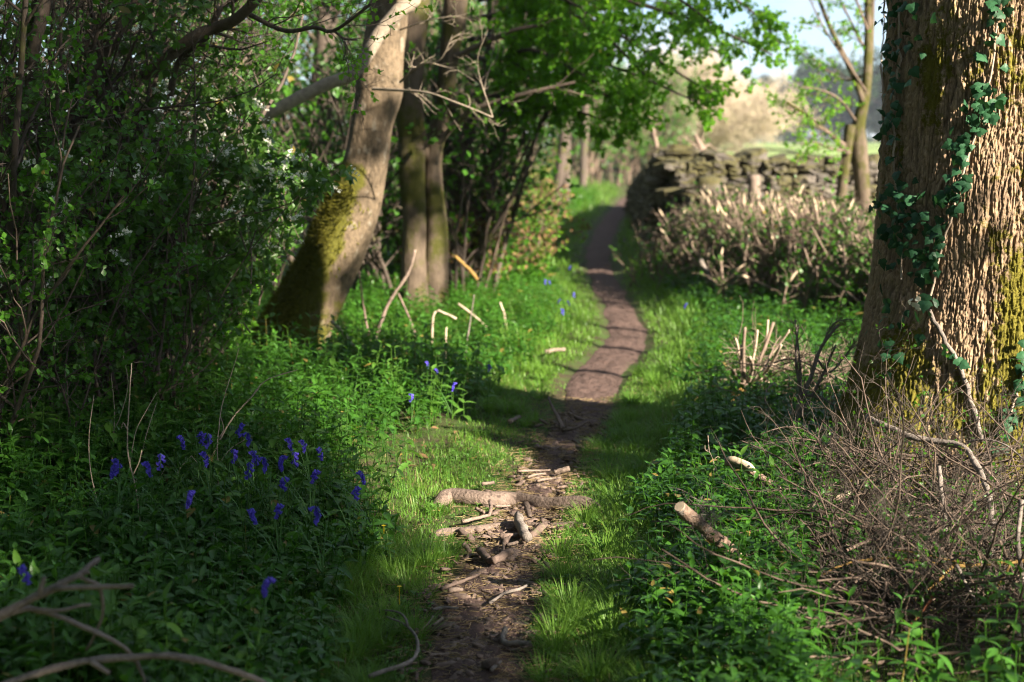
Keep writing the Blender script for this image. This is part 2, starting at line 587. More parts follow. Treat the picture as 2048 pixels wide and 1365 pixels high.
# ------------------------------------------------------------------ ground, path, field
xs = np.concatenate([np.linspace(-420, -30, 24), np.linspace(-28, -6, 45), np.linspace(-5.9, 5.9, 200), np.linspace(6, 28, 45), np.linspace(30, 420, 24)])
ys = np.concatenate([np.linspace(-60, -4, 20), np.linspace(-3, 2.5, 20), np.linspace(2.6, 12, 170), np.linspace(12.1, 24, 110), np.linspace(24.5, 60, 70), np.linspace(62, 140, 40), np.linspace(150, 900, 30)])


def sheet(xs, ys, f):
    X, Y = np.meshgrid(xs, ys)
    Z = f(X, Y)
    idx = np.arange(X.size).reshape(X.shape)
    q = np.stack([idx[:-1, :-1], idx[:-1, 1:], idx[1:, 1:], idx[1:, :-1]], -1).reshape(-1, 4)
    return np.stack([X, Y, Z], -1).reshape(-1, 3), q


v, q = sheet(xs, ys, lambda X, Y: hgt(X, Y) + 0.02 * ss(30, 60, np.hypot(X, Y)))
tag(mk('ground', v, q, M['ground']), kind='structure')
# the meadow beyond the wall, following the ground 3 cm higher
xs2 = np.concatenate([np.linspace(0, 1, 50) ** 1.6])
ys2 = np.concatenate([np.linspace(21, 60, 60), np.linspace(62, 180, 50)])
U, Y = np.meshgrid(xs2, ys2)
X = pathx(np.clip(Y, 0, 60)) + 2.4 + U * 200
Z = hgt(X, Y) + 0.035
idx = np.arange(X.size).reshape(X.shape)
q = np.stack([idx[:-1, :-1], idx[:-1, 1:], idx[1:, 1:], idx[1:, :-1]], -1).reshape(-1, 4)
tag(mk('meadow', np.stack([X, Y, Z], -1).reshape(-1, 3), q, M['field']), kind='structure')

ny, nx = 900, 36
yy = np.concatenate([np.linspace(2.0, 14, 620), np.linspace(14.05, 48, ny - 620)])
uu = np.linspace(-1, 1, nx)
U, Y = np.meshgrid(uu, yy)
wl = pathw(Y) * (0.52 + 0.55 * fbm(Y * 1.7, Y * 0 + 3, 8)); wr = pathw(Y) * (0.52 + 0.55 * fbm(Y * 1.9, Y * 0 + 9, 12))
X = pathx(Y) + np.where(U < 0, U * wl, U * wr)
Z = hgt(X, Y) + 0.004 + (0.022 * fbm(X * 14, Y * 14, 21, 4) + 0.012 * fbm(X * 40, Y * 40, 25, 2)) * (1 - np.abs(U) ** 4)
idx = np.arange(X.size).reshape(X.shape)
q = np.stack([idx[:-1, :-1], idx[:-1, 1:], idx[1:, 1:], idx[1:, :-1]], -1).reshape(-1, 4)
tag(mk('footpath', np.stack([X, Y, Z], -1).reshape(-1, 3), q, M['path']), kind='structure')

# ------------------------------------------------------------------ the big trunk on the right
TC = np.array([2.11, 6.3])


def trunk_r(z, th):
    z = np.asarray(z, float)
    b = 0.47 + 0.30 * np.exp(-np.maximum(z, -.2) / 0.45) + 0.012 * (2.2 - np.minimum(z, 2.2))
    lob = (0.09 * np.cos(5 * th + .6) + 0.05 * np.cos(3 * th + 2.)) * np.exp(-np.maximum(z, 0) / .5) + 0.014 * np.cos(3 * th + 1.1) + .01 * np.cos(7 * th + z * 1.5)
    return b * (1 - 0.02 * np.maximum(z - 2.2, 0)) + lob * .6


def voro(u, v, nu, seed):
    """periodic-in-u Voronoi edge distance on unit cells"""
    iu = np.floor(u).astype(np.int64); iv = np.floor(v).astype(np.int64)
    d1 = np.full(u.shape, 9.0); d2 = np.full(u.shape, 9.0); cid = np.zeros(u.shape)
    for a in (-1, 0, 1):
        for b in (-1, 0, 1):
            cu = iu + a; cv = iv + b; w_ = np.mod(cu, nu)
            z = np.zeros_like(cu)
            x = cu + .5 + .85 * (_hash(w_, cv, z, seed) - .5); y = cv + .5 + .85 * (_hash(w_, cv, z + 5, seed) - .5)
            d = np.hypot(u - x, v - y)
            h = _hash(w_, cv, z + 9, seed)
            n = d < d1
            d2 = np.where(n, d1, np.minimum(d2, d)); cid = np.where(n, h, cid); d1 = np.where(n, d, d1)
    return d2 - d1, cid


nth = 1100
zz = np.concatenate([np.arange(-.15, 2.55, .0048), np.linspace(2.56, 7.2, 70)])
TH, ZZ = np.meshgrid(np.arange(nth) / nth * 2 * pi, zz)
R0 = trunk_r(ZZ, TH)
warp = (fbm(TH * 5, ZZ * 3, 31, 3) - .5) * 1.6
wv = (fbm(TH * 14, ZZ * 7, 35, 3) - .5)
uu_ = TH * 29
r1 = np.abs(2 * fbm(uu_ * 1.0 + warp * 1.2 + wv * 1.2, ZZ * 5.5 + wv * .8, 41, 3) - 1)
r2 = np.abs(2 * fbm(uu_ * 1.9 + warp * 2 + 40, ZZ * 13.0 + wv * 2, 43, 2) - 1)
r3 = np.abs(2 * fbm(uu_ * 4.2 + wv * 2 + 80, ZZ * 30, 45, 2) - 1)
c1 = fbm(uu_ * 2.2 + 9, ZZ * 13, 47, 2)
e2, c2 = voro(TH / (2 * pi) * 250 + warp * 3 + wv * 2, ZZ / .035 + wv * 2, 250, 43)
ridge = ss(.0, .17, r1) * (.45 + .55 * ss(.01, .22, r2)) * (.58 + .42 * ss(.0, .2, r3)) * (.7 + .3 * c1)
e3, c3 = voro(TH / (2 * pi) * 120 + warp * 2 + wv * 2, ZZ / .06 + warp * 1.5 + wv * 2, 120, 49)
ridge = ridge * (.5 + .5 * ss(.0, .13, e3)) * (.8 + .2 * c3)
fine = ss(0, .4, e2)
mossp = np.clip(0.62 * np.exp(-np.maximum(ZZ, 0) / .6) + .17 + 2.0 * (fbm(TH * 2.6, ZZ * 2.2, 51, 4) - .5) + .16 * ss(-.2, 1, np.cos(TH - radians(275)))
                + .06 * ss(.4, 1, np.cos(TH - radians(300))), 0, 1)
disp = 0.0135 * ridge + .004 * ridge * np.where(e2 > .08, c2, 0) + .004 * (fbm(TH * 60, ZZ * 60, 61, 2) - .5)
disp = disp + 0.010 * ss(.4, .7, mossp + (fbm(TH * 25, ZZ * 12, 55, 3) - .5) * .9)
R = R0 + disp - .012
Vt = np.stack([TC[0] + R * np.cos(TH), TC[1] + R * np.sin(TH), ZZ], -1)
idx = np.arange(R.size).reshape(R.shape)
q = np.stack([idx[:-1], np.roll(idx, -1, 1)[:-1], np.roll(idx, -1, 1)[1:], idx[1:]], -1).reshape(-1, 4)
big = empty('ivy_clad_tree', (TC[0], TC[1], 0), 'massive furrowed trunk with moss and climbing ivy on the right of the path', 'tree')
mk('trunk', Vt.reshape(-1, 3), q, M['trunk'], big, attrs={'ridge': ridge, 'moss': mossp})
# moss fronds on the mossy parts of the bark
pick = rng.random(R.shape) < 0.10 * ss(.45, .8, mossp + (fbm(TH * 25, ZZ * 12, 55, 3) - .5) * .9) * (ZZ < 2.4) * (np.sin(TH) < .35)
mp_ = Vt[pick]; mt_ = TH[pick]
nrm = np.stack([np.cos(mt_), np.sin(mt_), mt_ * 0], 1)
Yd = norm(nrm + rng.standard_normal(nrm.shape) * .5 + np.array([0, 0, -.25]))
vv, ff = scatter(BLADE[0], BLADE[1], mp_ - nrm * .002, frames(Yd, rand_dirs(len(mp_))), np.stack([rng.uniform(.002, .004, len(mp_)), rng.uniform(.007, .016, len(mp_)), rng.uniform(.005, .015, len(mp_))], 1))
mk('moss', vv, ff, M['mossblade'], big)


def trunk_hit(px, py, out=0.0):
    r = ray(px, py)
    t = 4.0
    for i in range(400):
        p = CAM + r * t
        d = p[:2] - TC
        th = math.atan2(d[1], d[0])
        if np.hypot(*d) <= trunk_r(p[2], th) + 0.012 + out: break
        t += .01
    nn = np.array([cos(th), sin(th), 0])
    return p, nn


# limbs and crown far above the frame
sp = np.array([[TC[0], TC[1], 6.9]] * 7)
a = np.arange(7) * 2 * pi / 7
P1, R1 = grow(sp, np.stack([np.cos(a) * .8, np.sin(a) * .8, np.ones(7) * .8], 1), 5.5, .2, 10, .12, (0, 0, .0))
s, d, r_, L = kids(P1, R1, 14, .2, 1, (.5, 1.1), (1.2, 2.6)); P2, R2 = grow(s, d, L, r_, 6, .2)
s, d, r_, L = kids(P2, R2, 7, .2, 1, (.5, 1.1), (.5, 1.0)); P3, R3 = grow(s, d, L, r_ * .7, 5, .2)
v, f = join([tubes(P1, R1, 8), tubes(P2, R2, 6), tubes(P3, R3, 4)])
mk('limbs', v, f, M['bark_dark'], big)
P3 = P3[(P3[:, :, 2] > 6.6).all(1) & (P3[:, :, 0] < 6.5).all(1)]
v, f = leaves_on(P3, 26, (.08, .13), LEAF_FAR, spread=.15)
mk('crown', v, f, M['shade_leaf'], big)


# ivy
def ivy(label, lines, clusters, size, stem_r=.004):
    p0, n0 = trunk_hit(*lines[0][-1])
    e = empty('ivy_vine', p0, label, 'ivy')
    tb = []
    for ln in lines:
        pts = []
        for px, py in np.array(smooth_line(ln, 26)):
            p, nn = trunk_hit(px, py)
            pts.append(p + nn * .004)
        k = len(pts)
        tb.append(tubes(np.array([pts]) + rng.standard_normal((1, k, 3)) * .003, np.linspace(stem_r, stem_r * 1.4, k)[None], 6))
    v, f = join(tb); mk('stem', v, f, M['stick_pale'] if stem_r < .007 else M['stick_grey'], e)
    pp = []; yy_ = []; zz_ = []; sc = []
    for (cx, cy, sx, sy, n) in clusters:
        for _ in range(n):
            x = cx + rng.normal() * sx; y = cy + rng.normal() * sy
            p, nn = trunk_hit(min(x, 2075), y)
            if p[1] > 6.4: continue
            pp.append(p + nn * rng.uniform(.012, .05))
            zz_.append(norm(nn + rng.standard_normal(3) * .35 + np.array([.1, -.1, .25])))
            yy_.append(norm(np.array([0, 0, -1.]) + rng.standard_normal(3) * .6))
            sc.append(rng.uniform(*size))
    v, f = scatter(IVY[0], IVY[1], np.array(pp), frames(np.array(yy_), np.array(zz_)), np.array(sc))
    mk('leaves', v, f, M['ivy'], e, smooth=False)
    return e


ivy('ivy vine climbing the shaded left edge of the big trunk', [[(1797, -20), (1800, 100), (1796, 160), (1788, 240), (1790, 330), (1800, 450), (1805, 560)], [(1772, -20), (1765, 120), (1770, 200), (1760, 330)]],
    [(1790, 30, 26, 30, 34), (1775, 90, 22, 30, 22), (1812, 70, 18, 30, 16), (1800, 160, 14, 30, 12), (1792, 215, 9, 30, 12), (1790, 280, 14, 22, 12), (1800, 380, 18, 25, 22), (1812, 420, 22, 25, 24), (1790, 470, 18, 25, 16), (1815, 500, 22, 25, 20), (1830, 440, 18, 25, 10), (1775, 640, 20, 40, 10), (1800, 690, 20, 40, 9)], (.022, .056))
ivy('ivy vine crossing the sunlit middle of the big trunk', [[(2002, -20), (1990, 80), (1975, 180), (1960, 240), (1935, 320), (1905, 420), (1878, 520), (1862, 590)]],
    [(2000, 20, 14, 22, 14), (1985, 75, 8, 14, 5), (1965, 112, 8, 6, 2), (2008, 140, 6, 5, 2), (1985, 185, 16, 12, 12), (1965, 215, 18, 14, 16), (1950, 250, 14, 16, 14), (1930, 290, 16, 16, 16), (1925, 350, 12, 16, 12), (1905, 385, 13, 14, 11), (1890, 405, 12, 10, 6), (1880, 440, 11, 18, 12), (1868, 490, 10, 18, 14), (1858, 540, 10, 18, 12), (1862, 590, 6, 6, 3), (1845, 650, 20, 30, 5)], (.022, .060))
ivy('bare pale ivy root slanting across the mossy foot of the big trunk', [[(1846, 600), (1868, 640), (1890, 680), (1918, 730), (1938, 790), (1954, 840), (1966, 885)]],
    [(1905, 700, 8, 8, 3), (1920, 715, 6, 10, 4), (1990, 880, 10, 10, 3)], (.03, .05), .0085)
ivy('small ivy sprays at the right edge of the big trunk foot', [[(2046, 690), (2040, 760), (2020, 830), (2010, 860)]],
    [(2040, 730, 8, 22, 12), (2035, 780, 10, 16, 9), (2015, 835, 10, 12, 12), (2005, 850, 8, 10, 5)], (.03, .05))
p, nn = trunk_hit(1838, 608)
v, f = scatter(LEAF_FAR[0] * np.array([1.6, 1, 1.]), LEAF_FAR[1], p + nn * .02 + rng.standard_normal((26, 3)) * np.array([.02, .012, .012]), frames(rand_dirs(26), np.repeat(nn[None], 26, 0) + rand_dirs(26) * .5), rng.uniform(.012, .03, 26))
o = mk('wool_tuft', v, f, M['blossom'], origin=p); tag(o, 'small white wool tuft caught on the big trunk where ivy stems meet', 'wool')

# ------------------------------------------------------------------ trees on the left bank


def trunk_px(rows, Y, n, dY=0.0, zoff=None):
    """rows (y, x_left, x_right) of a trunk seen at depth Y -> centre line and radii"""
    c = []; r = []
    for i, (y, xl, xr) in enumerate(rows):
        yy = Y + dY * i / (len(rows) - 1)
        c.append(at((xl + xr) / 2, y, yy)); r.append((xr - xl) / 2 / F * yy)
    c = np.array(c); r = np.array(r)
    o = smooth_line(np.column_stack([c, r]), n)
    return o[:, :3], o[:, 3]


def bumpy(P, R, sides, amp, seed, flare=None, caps=False, ret=False):
    """thick trunk with lumps: radius varied by angle and height"""
    n = len(P)
    T = np.gradient(P, axis=0); T = norm(T)
    X = norm(np.cross(T, np.array([0, 1.0, 0.1]))); Y = np.cross(T, X)
    a = np.arange(sides) * 2 * pi / sides
    s = np.concatenate([[0], np.cumsum(np.linalg.norm(np.diff(P, axis=0), axis=1))])
    A, S = np.meshgrid(a, s)
    cx, cy = np.cos(A) * 2 + seed, np.sin(A) * 2
    k = 1 + amp * ((fbm(cx + S * 1.5, cy + S * 1.1, seed, 4) - .5) * 2) + amp * .35 * (fbm(cx * 9, cy * 9 + S * 16, seed + 5, 3) - .5)
    if flare is not None:
        k = k + flare[0] * np.exp(-S / flare[1]) * np.maximum(0, np.cos(flare[2] * A + seed))
    rr = R[:, None] * k
    V = P[:, None] + rr[..., None] * (np.cos(A)[..., None] * X[:, None] + np.sin(A)[..., None] * Y[:, None])
    idx = np.arange(n * sides).reshape(n, sides)
    q = np.stack([idx[:-1], np.roll(idx, -1, 1)[:-1], np.roll(idx, -1, 1)[1:], idx[1:]], -1).reshape(-1, 4)
    if ret: return V.reshape(-1, 3), [q], A, S
    return V.reshape(-1, 3), [q]


lean = empty('leaning_tree', at(575, 745, 9.95), 'leaning pale trunk with a mossy lower side rising from the left bank', 'tree')
P, R = trunk_px([(790, 455, 668), (740, 480, 652), (690, 505, 655), (640, 535, 668), (580, 572, 695), (520, 605, 722), (450, 636, 748), (390, 664, 766), (320, 688, 776),
                 (250, 702, 784), (200, 710, 800), (175, 712, 806), (150, 715, 806), (100, 725, 808), (40, 735, 814), (-60, 745, 822), (-300, 760, 840), (-700, 740, 830), (-1300, 700, 770), (-1900, 690, 720)], 9.95, 220)
v, f, A__, S__ = bumpy(P, R, 96, .06, 4, (.14, .4, 4), ret=True)
Zv = v[:, 2].reshape(A__.shape)
mo = .66 * ss(-.25, .7, np.cos(A__ - .35)) * (1 - ss(1.25, 1.5, Zv)) * ss(.0, .5, Zv) + .34 * (1 - ss(.2, .7, Zv)) + .19
mk('trunk', v, f, M['bark_ash'], lean, attrs={'moss': mo})
TL = P
# moss pelt on the left upper side of the trunk, between two heights
T = norm(np.gradient(P, axis=0)); side = norm(np.cross(T, np.array([0, 1., 0])))
iz = np.where((P[:, 2] > .1) & (P[:, 2] < 1.42))[0]
n = 9000
ii = rng.choice(iz, n)
ang = rng.normal(.35, .6, n)
U = side[ii] * np.cos(ang)[:, None] + np.cross(T[ii], side[ii]) * np.sin(ang)[:, None]
pp = P[ii] + U * (R[ii] * .985)[:, None] + T[ii] * rng.uniform(-.02, .02, n)[:, None]
keep = fbm(pp[:, 0] * 4 + pp[:, 1] * 3, pp[:, 2] * 4, 71, 3) > .40 + .3 * ss(.8, 1.42, pp[:, 2])
pp = pp[keep]; U = U[keep]
Yd = norm(U * .6 + np.array([-.1, 0, -.6]) + rng.standard_normal(U.shape) * .4)
v, f = scatter(BLADE[0], BLADE[1], pp, frames(Yd, U + .2 * rand_dirs(len(pp))), np.stack([rng.uniform(.006, .012, len(pp)), rng.uniform(.02, .05, len(pp)), rng.uniform(.01, .04, len(pp))], 1))
mk('moss', v, f, M['mossblade'], lean)
# pale limb sweeping across in front of the trunk
limb = np.array([at(503, 246, 9.20), at(560, 216, 9.25), at(610, 190, 9.30), at(655, 168, 9.35), at(705, 148, 9.40), at(735, 108, 9.45), at(765, 60, 9.50), at(800, 20, 9.55), at(830, -10, 9.60), at(840, -160, 9.75), at(805, -330, 9.90)])
LP = smooth_line(limb, 60); LR = np.interp(np.linspace(0, 1, 60), [0, .1, .45, 1], [.036, .041, .046, .07])
mk('limb', *tubes(LP[None], LR[None], 14, True, .04, 5), M['limb_pale'], lean)


def twiglet(parent, base, pts, Y, r0, n2, n3, mat, leafmat_=None, leaf=(.015, .03), per=1, name='branch'):
    L1 = smooth_line(np.array([at(x, y, Y + dy) for x, y, dy in pts]), 16)
    R1 = np.linspace(r0, r0 * .35, 16)
    s, d, r_, L = kids(L1[None], R1[None], n2, .15, 1, (.4, 1.0), (.12, .35)); P2, R2 = grow(s, d, L, r_, 7, .22)
    parts = [tubes(L1[None], R1[None], 7), tubes(P2, R2, 5)]
    s, d, r_, L = kids(P2, R2, n3, .2, 1, (.4, 1.0), (.05, .14)); P3, R3 = grow(s, d, L, np.maximum(r_, .0015), 5, .25)
    parts.append(tubes(P3, R3, 4))
    v, f = join(parts); o = mk(name, v, f, mat, parent)
    if leafmat_:
        v, f = leaves_on(np.concatenate([P3]), per, leaf, LEAF_HAW); mk('leaves', v, f, leafmat_, o)
    return o


twiglet(lean, None, [(745, 178, -.2), (850, 185, -.6), (905, 203, -.7), (950, 220, -.7), (985, 235, -.6)], 9.75, .011, 10, 3, M['limb_pale'], M['hazel'], (.008, .016))
twiglet(lean, None, [(800, 165, -.2), (840, 130, -.4), (880, 120, -.5), (905, 70, -.6)], 9.75, .009, 7, 3, M['limb_pale'], M['hazel'], (.008, .016))
twiglet(lean, None, [(985, 235, -.6), (955, 130, -.7), (975, 60, -.8)], 9.75, .006, 6, 3, M['limb_pale'])
twiglet(lean, None, [(800, 60, -.2), (860, 40, -.4), (930, 30, -.5)], 9.75, .006, 6, 3, M['limb_pale'], M['hazel'], (.01, .02))
# its crown, far above the frame
a = np.arange(6) * 2.1
P1, R1 = grow(np.repeat(P[-14][None], 6, 0), np.stack([np.cos(a), np.sin(a), .9 + 0 * a], 1), 3.2, .07, 8, .15)
s, d, r_, L = kids(P1, R1, 8, .2, 1, (.5, 1.), (.7, 1.4)); P2, R2 = grow(s, d, L, r_, 6, .2)
v, f = join([tubes(P1, R1, 7), tubes(P2, R2, 5)]); mk('limbs', v, f, M['bark_ash'], lean)
v, f = leaves_on(P2, 40, (.06, .1), LEAF_FAR, spread=.14); mk('crown', v, f, M['shade_leaf'], lean)


def stems_tree(name, label, cat, base, rows_list, Y, mat, sides=36, amp=.08, **kw):
    e = empty(name, base, label, cat, kw.get('group'))
    for i, (rows, dy, n) in enumerate(rows_list):
        P, R = trunk_px(rows, Y + dy, n, kw.get('dY', 0))
        mk('trunk', *bumpy(P, R, sides, amp, 3 + i * 7, (.15, .3, 3) if rows[0][0] > 550 else None), mat, e)
    return e


tw = stems_tree('mossy_tree', 'moss covered twin stemmed tree behind the leaning trunk, its two stems touching', 'tree', at(850, 665, 11.6),
                [([(710, 778, 880), (660, 800, 868), (600, 798, 858), (520, 802, 852), (440, 806, 852), (360, 800, 850), (280, 796, 850), (200, 792, 846), (100, 796, 850), (0, 802, 860), (-300, 820, 850)], 0, 90),
                 ([(700, 826, 900), (660, 832, 893), (600, 838, 896), (520, 844, 896), (460, 848, 895), (380, 846, 886), (320, 850, 884), (270, 860, 892), (200, 872, 906), (100, 880, 920), (0, 888, 934), (-300, 905, 930)], .12, 90),
                 ([(330, 852, 872), (280, 838, 856), (220, 815, 838), (160, 800, 825), (90, 790, 812)], .1, 40)], 11.6, M['bark_mossy'])
P1 = np.array([smooth_line([at(868, 300, 11.7), at(905, 255, 11.6), at(945, 215, 11.4), at(975, 150, 11.3)], 14), smooth_line([at(900, 120, 11.7), at(960, 90, 11.5), at(1030, 60, 11.3), at(1090, 50, 11.2)], 14), smooth_line([at(880, 200, 11.7), at(950, 215, 11.6), at(1040, 190, 11.5), at(1150, 165, 11.4)], 14)])
s, d, r_, L = kids(P1, np.full((3, 14), .02), 10, .2, 1, (.4, 1.), (.2, .6)); P2, R2 = grow(s, d, L, r_ * .6, 6, .2)
v, f = join([tubes(P1, np.tile(np.linspace(.028, .012, 14), (3, 1)), 7), tubes(P2, R2, 5)]); mk('branches', v, f, M['bark_twig'], tw)
v, f = leaves_on(P2, 5, (.03, .05), LEAF_HAW); mk('leaves', v, f, M['hazel'], tw)


# ------------------------------------------------------------------ shrubs
def shrub(name, label, cat, base, nst, H, spread, n2=8, n3=6, leaf='haw', per=8, size=(.018, .03), tm=LEAF_HAW, lean_=(0, 0), r0=.014, group=None, mat=None, twm=None,
          stf=.35, flowers=0, fpick=None, lmin=.25, l2=.42, l3=.17, dead=0, up=1.0, keep=None, bias=.02, clip=None):
    z = float(hgt(base[0], base[1]))
    e = empty(name, (base[0], base[1], z), label, cat, group)
    a = rng.uniform(0, 2 * pi, nst); q = np.sqrt(rng.random(nst)) * spread * stf
    st = np.stack([base[0] + np.cos(a) * q, base[1] + np.sin(a) * q, np.full(nst, z - .05)], 1)
    d = np.stack([np.cos(a) * spread * rng.uniform(.1, .8, nst) / H + lean_[0], np.sin(a) * spread * rng.uniform(.1, .8, nst) / H + lean_[1], np.full(nst, up)], 1)
    P1, R1 = grow(st, d, H * rng.uniform(.7, 1.1, nst), r0 * rng.uniform(.5, 1.5, nst), 12, .11, (0, 0, bias))
    s, d, r_, L = kids(P1, R1, n2, .12, 1, (.5, 1.15), (l2 * H * .5, l2 * H)); P2, R2 = grow(s, d, L, r_, 8, .16, (0, 0, .01))
    s, d, r_, L = kids(P2, R2, n3, .15, 1, (.4, 1.1), (l3 * H * .5, l3 * H)); P3, R3 = grow(s, d, L, np.maximum(r_ * .8, .0012), 6, .2)
    if clip is not None:
        k1 = ~clip(P1).any(1); k2 = ~clip(P2).any(1); k3 = ~clip(P3).any(1)
        P1, R1, P2, R2, P3, R3 = P1[k1], R1[k1], P2[k2], R2[k2], P3[k3], R3[k3]
    v, f = join([tubes(P1, R1, 7), tubes(P2, R2, 5)]); mk('stems', v, f, mat or M['bark_dark'], e)
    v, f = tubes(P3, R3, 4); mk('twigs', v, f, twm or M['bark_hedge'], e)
    if per:
        Q = P3
        if keep is not None:
            Q = P3[keep(P3[:, 3])]
        if len(Q):
            v, f = leaves_on(Q, per, size, tm, tmin=lmin); mk('foliage', v, f, M[leaf], e)
    if flowers:
        ends = P3[:, -1]
        if fpick is not None: ends = ends[fpick(ends)]
        if len(ends):
            ends = ends[np.argsort(ends[:, 1] - .35 * ends[:, 0])[:int(flowers * 1.6)]]
            k = rng.choice(len(ends), min(flowers, len(ends)), replace=False)
            racemes(e, ends[k])
    return e, (P1, P2, P3)


def racemes(e, ends):
    pp = []; nn = []
    for p in ends + np.array([.02, -.09, .03]):
        ax = norm(np.array([rng.normal() * .8, rng.normal() * .8, -.5 + rng.normal() * .5])); Ln = rng.uniform(.06, .12)
        m = rng.integers(12, 22)
        t = rng.random(m)[:, None]
        q = rand_dirs(m); q = norm(q - ax * (q @ ax)[:, None])
        pp.append(p + ax * t * Ln + q * (.012 * (1.1 - t * .6))); nn.append(norm(q + rand_dirs(m) * .4))
    pp = np.concatenate(pp); nn = np.concatenate(nn)
    st = np.array([(0, 0, 0), (.5, .2, .1), (.2, .55, .1), (-.2, .55, .1), (-.55, .2, .1), (-.45, -.35, .1), (0, -.55, .1), (.45, -.35, .1)])
    ft = np.array([(0, 1, 2), (0, 3, 4), (0, 5, 6), (0, 7, 1), (0, 2, 3), (0, 6, 7)])
    v, f = scatter(st, ft, pp, frames(rand_dirs(len(pp)), nn), rng.uniform(.008, .014, len(pp)))
    mk('blossom', v, f, M['blossom'], e, smooth=False)


def past_trunk(P):
    """growth that would stand in front of the leaning trunk: people keep the path side trimmed"""
    dz = (P[..., 2] - 1.5) / P[..., 1]
    py = 682.5 - F * np.tan(np.arctan(dz) + PITCH)
    lim = np.interp(py, [-200, 0, 120, 200, 250, 300, 340, 400, 500, 600, 720, 900], [560, 640, 610, 560, 515, 620, 735, 640, 585, 530, 470, 420])
    return P[..., 0] / P[..., 1] * F + 1024 > lim


W2 = lambda px, py, Y: at(px, py, Y)[:2]
HG = 'hedge shrubs along the left bank'
# dark leafless thicket, far left
shrub('hedge_shrub', 'dark twiggy shrub filling the left edge of the picture with few leaves', 'shrub', W2(-60, 700, 6.6), 26, 3.2, 1.0, 9, 7, 'haw', 6, (.02, .034), group=HG, r0=.014, keep=lambda p: rng.random(len(p)) < .75, clip=past_trunk)
shrub('hedge_shrub', 'dark bare stemmed shrub right of the leftmost hedge shrub, grey stems showing', 'shrub', W2(150, 700, 7.4), 28, 3.4, 1.0, 9, 7, 'haw', 6, (.02, .034), group=HG, r0=.015, keep=lambda p: (rng.random(len(p)) < .4) | (p[:, 2] < 1.5) & (rng.random(len(p)) < .8), clip=past_trunk)
shrub('hedge_shrub', 'shrub of many thin grey stems behind the white blossom', 'shrub', W2(330, 690, 8.3), 28, 3.3, 1.0, 9, 7, 'haw', 6, (.02, .036), group=HG, r0=.014, keep=lambda p: rng.random(len(p)) < .7, clip=past_trunk)
shrub('hawthorn_shrub', 'hawthorn with fresh bright green leaf tufts on low twigs at the far left', 'shrub', W2(20, 690, 6.0), 11, 1.75, .9, 8, 6, 'haw', 10, (.018, .032), group=HG, r0=.008, mat=M['bark_twig'], lean_=(.15, -.1), clip=past_trunk)
shrub('hawthorn_shrub', 'low hawthorn sprays standing between the dark stems and the bluebells', 'shrub', W2(210, 700, 6.6), 11, 1.5, .8, 8, 6, 'haw', 9, (.018, .032), group=HG, r0=.008, mat=M['bark_twig'], clip=past_trunk)
e, _ = shrub('bird_cherry', 'leafy bird cherry with white blossom spikes left of the leaning trunk', 'shrub', W2(500, 690, 7.6), 15, 2.25, 1.1, 9, 8, 'cherry', 11, (.035, .06), LEAF_OVAL, group=None, r0=.011, mat=M['bark_twig'], flowers=420,
             fpick=lambda q: (q[:, 2] > .95) & (q[:, 2] < 2.05) & (q[:, 1] < 7.55) & ~past_trunk(q), l3=.15, keep=lambda p: (p[:, 2] < 2.05) | (rng.random(len(p)) < .3), clip=past_trunk)
e, _ = shrub('bird_cherry', 'smaller bird cherry with shaded leaves and few blossoms left of the flowering one', 'shrub', W2(360, 690, 7.0), 12, 1.95, 1.0, 9, 7, 'cherry', 10, (.035, .06), LEAF_OVAL, r0=.009, mat=M['bark_twig'], flowers=40, fpick=lambda q: (q[:, 2] > .9) & (q[:, 1] < 7), clip=past_trunk)
shrub('bramble_shrub', 'yellow green leafy shrub at the foot of the leaning trunk', 'shrub', W2(500, 700, 8.9), 9, 1.0, .8, 8, 5, 'hazel', 5, (.03, .05), LEAF_OVAL, r0=.007, mat=M['bark_mossy'], clip=past_trunk)
# the branch overhanging at the top left
ov = empty('overhanging_branch', at(330, 120, 6.8), 'dark forked branch reaching across the top left before the hedge', 'branch')
bl = [[(380, 45, 5.2), (365, 68, 5.2), (310, 130, 5.3), (360, 110, 5.25), (420, 72, 5.2), (500, 20, 5.1), (520, -20, 5.1)]]
segs = [[(290, 150, 6.9), (330, 120, 6.8), (385, 75, 6.7), (425, 58, 6.7), (470, 40, 6.6), (520, -10, 6.5), (560, -80, 6.5)], [(425, 58, 6.7), (440, 20, 6.7), (490, -10, 6.8)], [(340, 190, 7.0), (360, 120, 6.9), (415, 75, 6.75)],
        [(500, 30, 6.6), (570, 62, 6.5), (630, 55, 6.4), (668, 62, 6.3), (740, 10, 6.2)], [(668, 62, 6.3), (690, 78, 6.3), (715, 80, 6.3)], [(100, -20, 6.4), (70, 90, 6.4), (60, 190, 6.5), (20, 250, 6.5)], [(300, -20, 6.9), (250, 40, 6.9), (180, 170, 7), (120, 260, 7)]]
LL = np.array([smooth_line([at(*q) for q in s_], 18) for s_ in segs])
RR = np.array([np.linspace(a_, b_, 18) for a_, b_ in ((.03, .022), (.016, .01), (.016, .012), (.012, .006), (.006, .004), (.03, .02), (.03, .02))])
s, d, r_, L = kids(LL, RR, 9, .1, 1, (.4, 1.), (.2, .5)); P2, R2 = grow(s, d, L, r_ * .6, 7, .2)
s, d, r_, L = kids(P2, R2, 4, .2, 1, (.4, 1.), (.08, .2)); P3, R3 = grow(s, d, L, np.maximum(r_ * .7, .0013), 5, .2)
v, f = join([tubes(LL, RR, 9), tubes(P2, R2, 5), tubes(P3, R3, 4)]); mk('limb', v, f, M['bark_twig'], ov)
v, f = leaves_on(P3[rng.random(len(P3)) < .6], 5, (.018, .032), LEAF_HAW); mk('leaves', v, f, M['hazel'], ov)

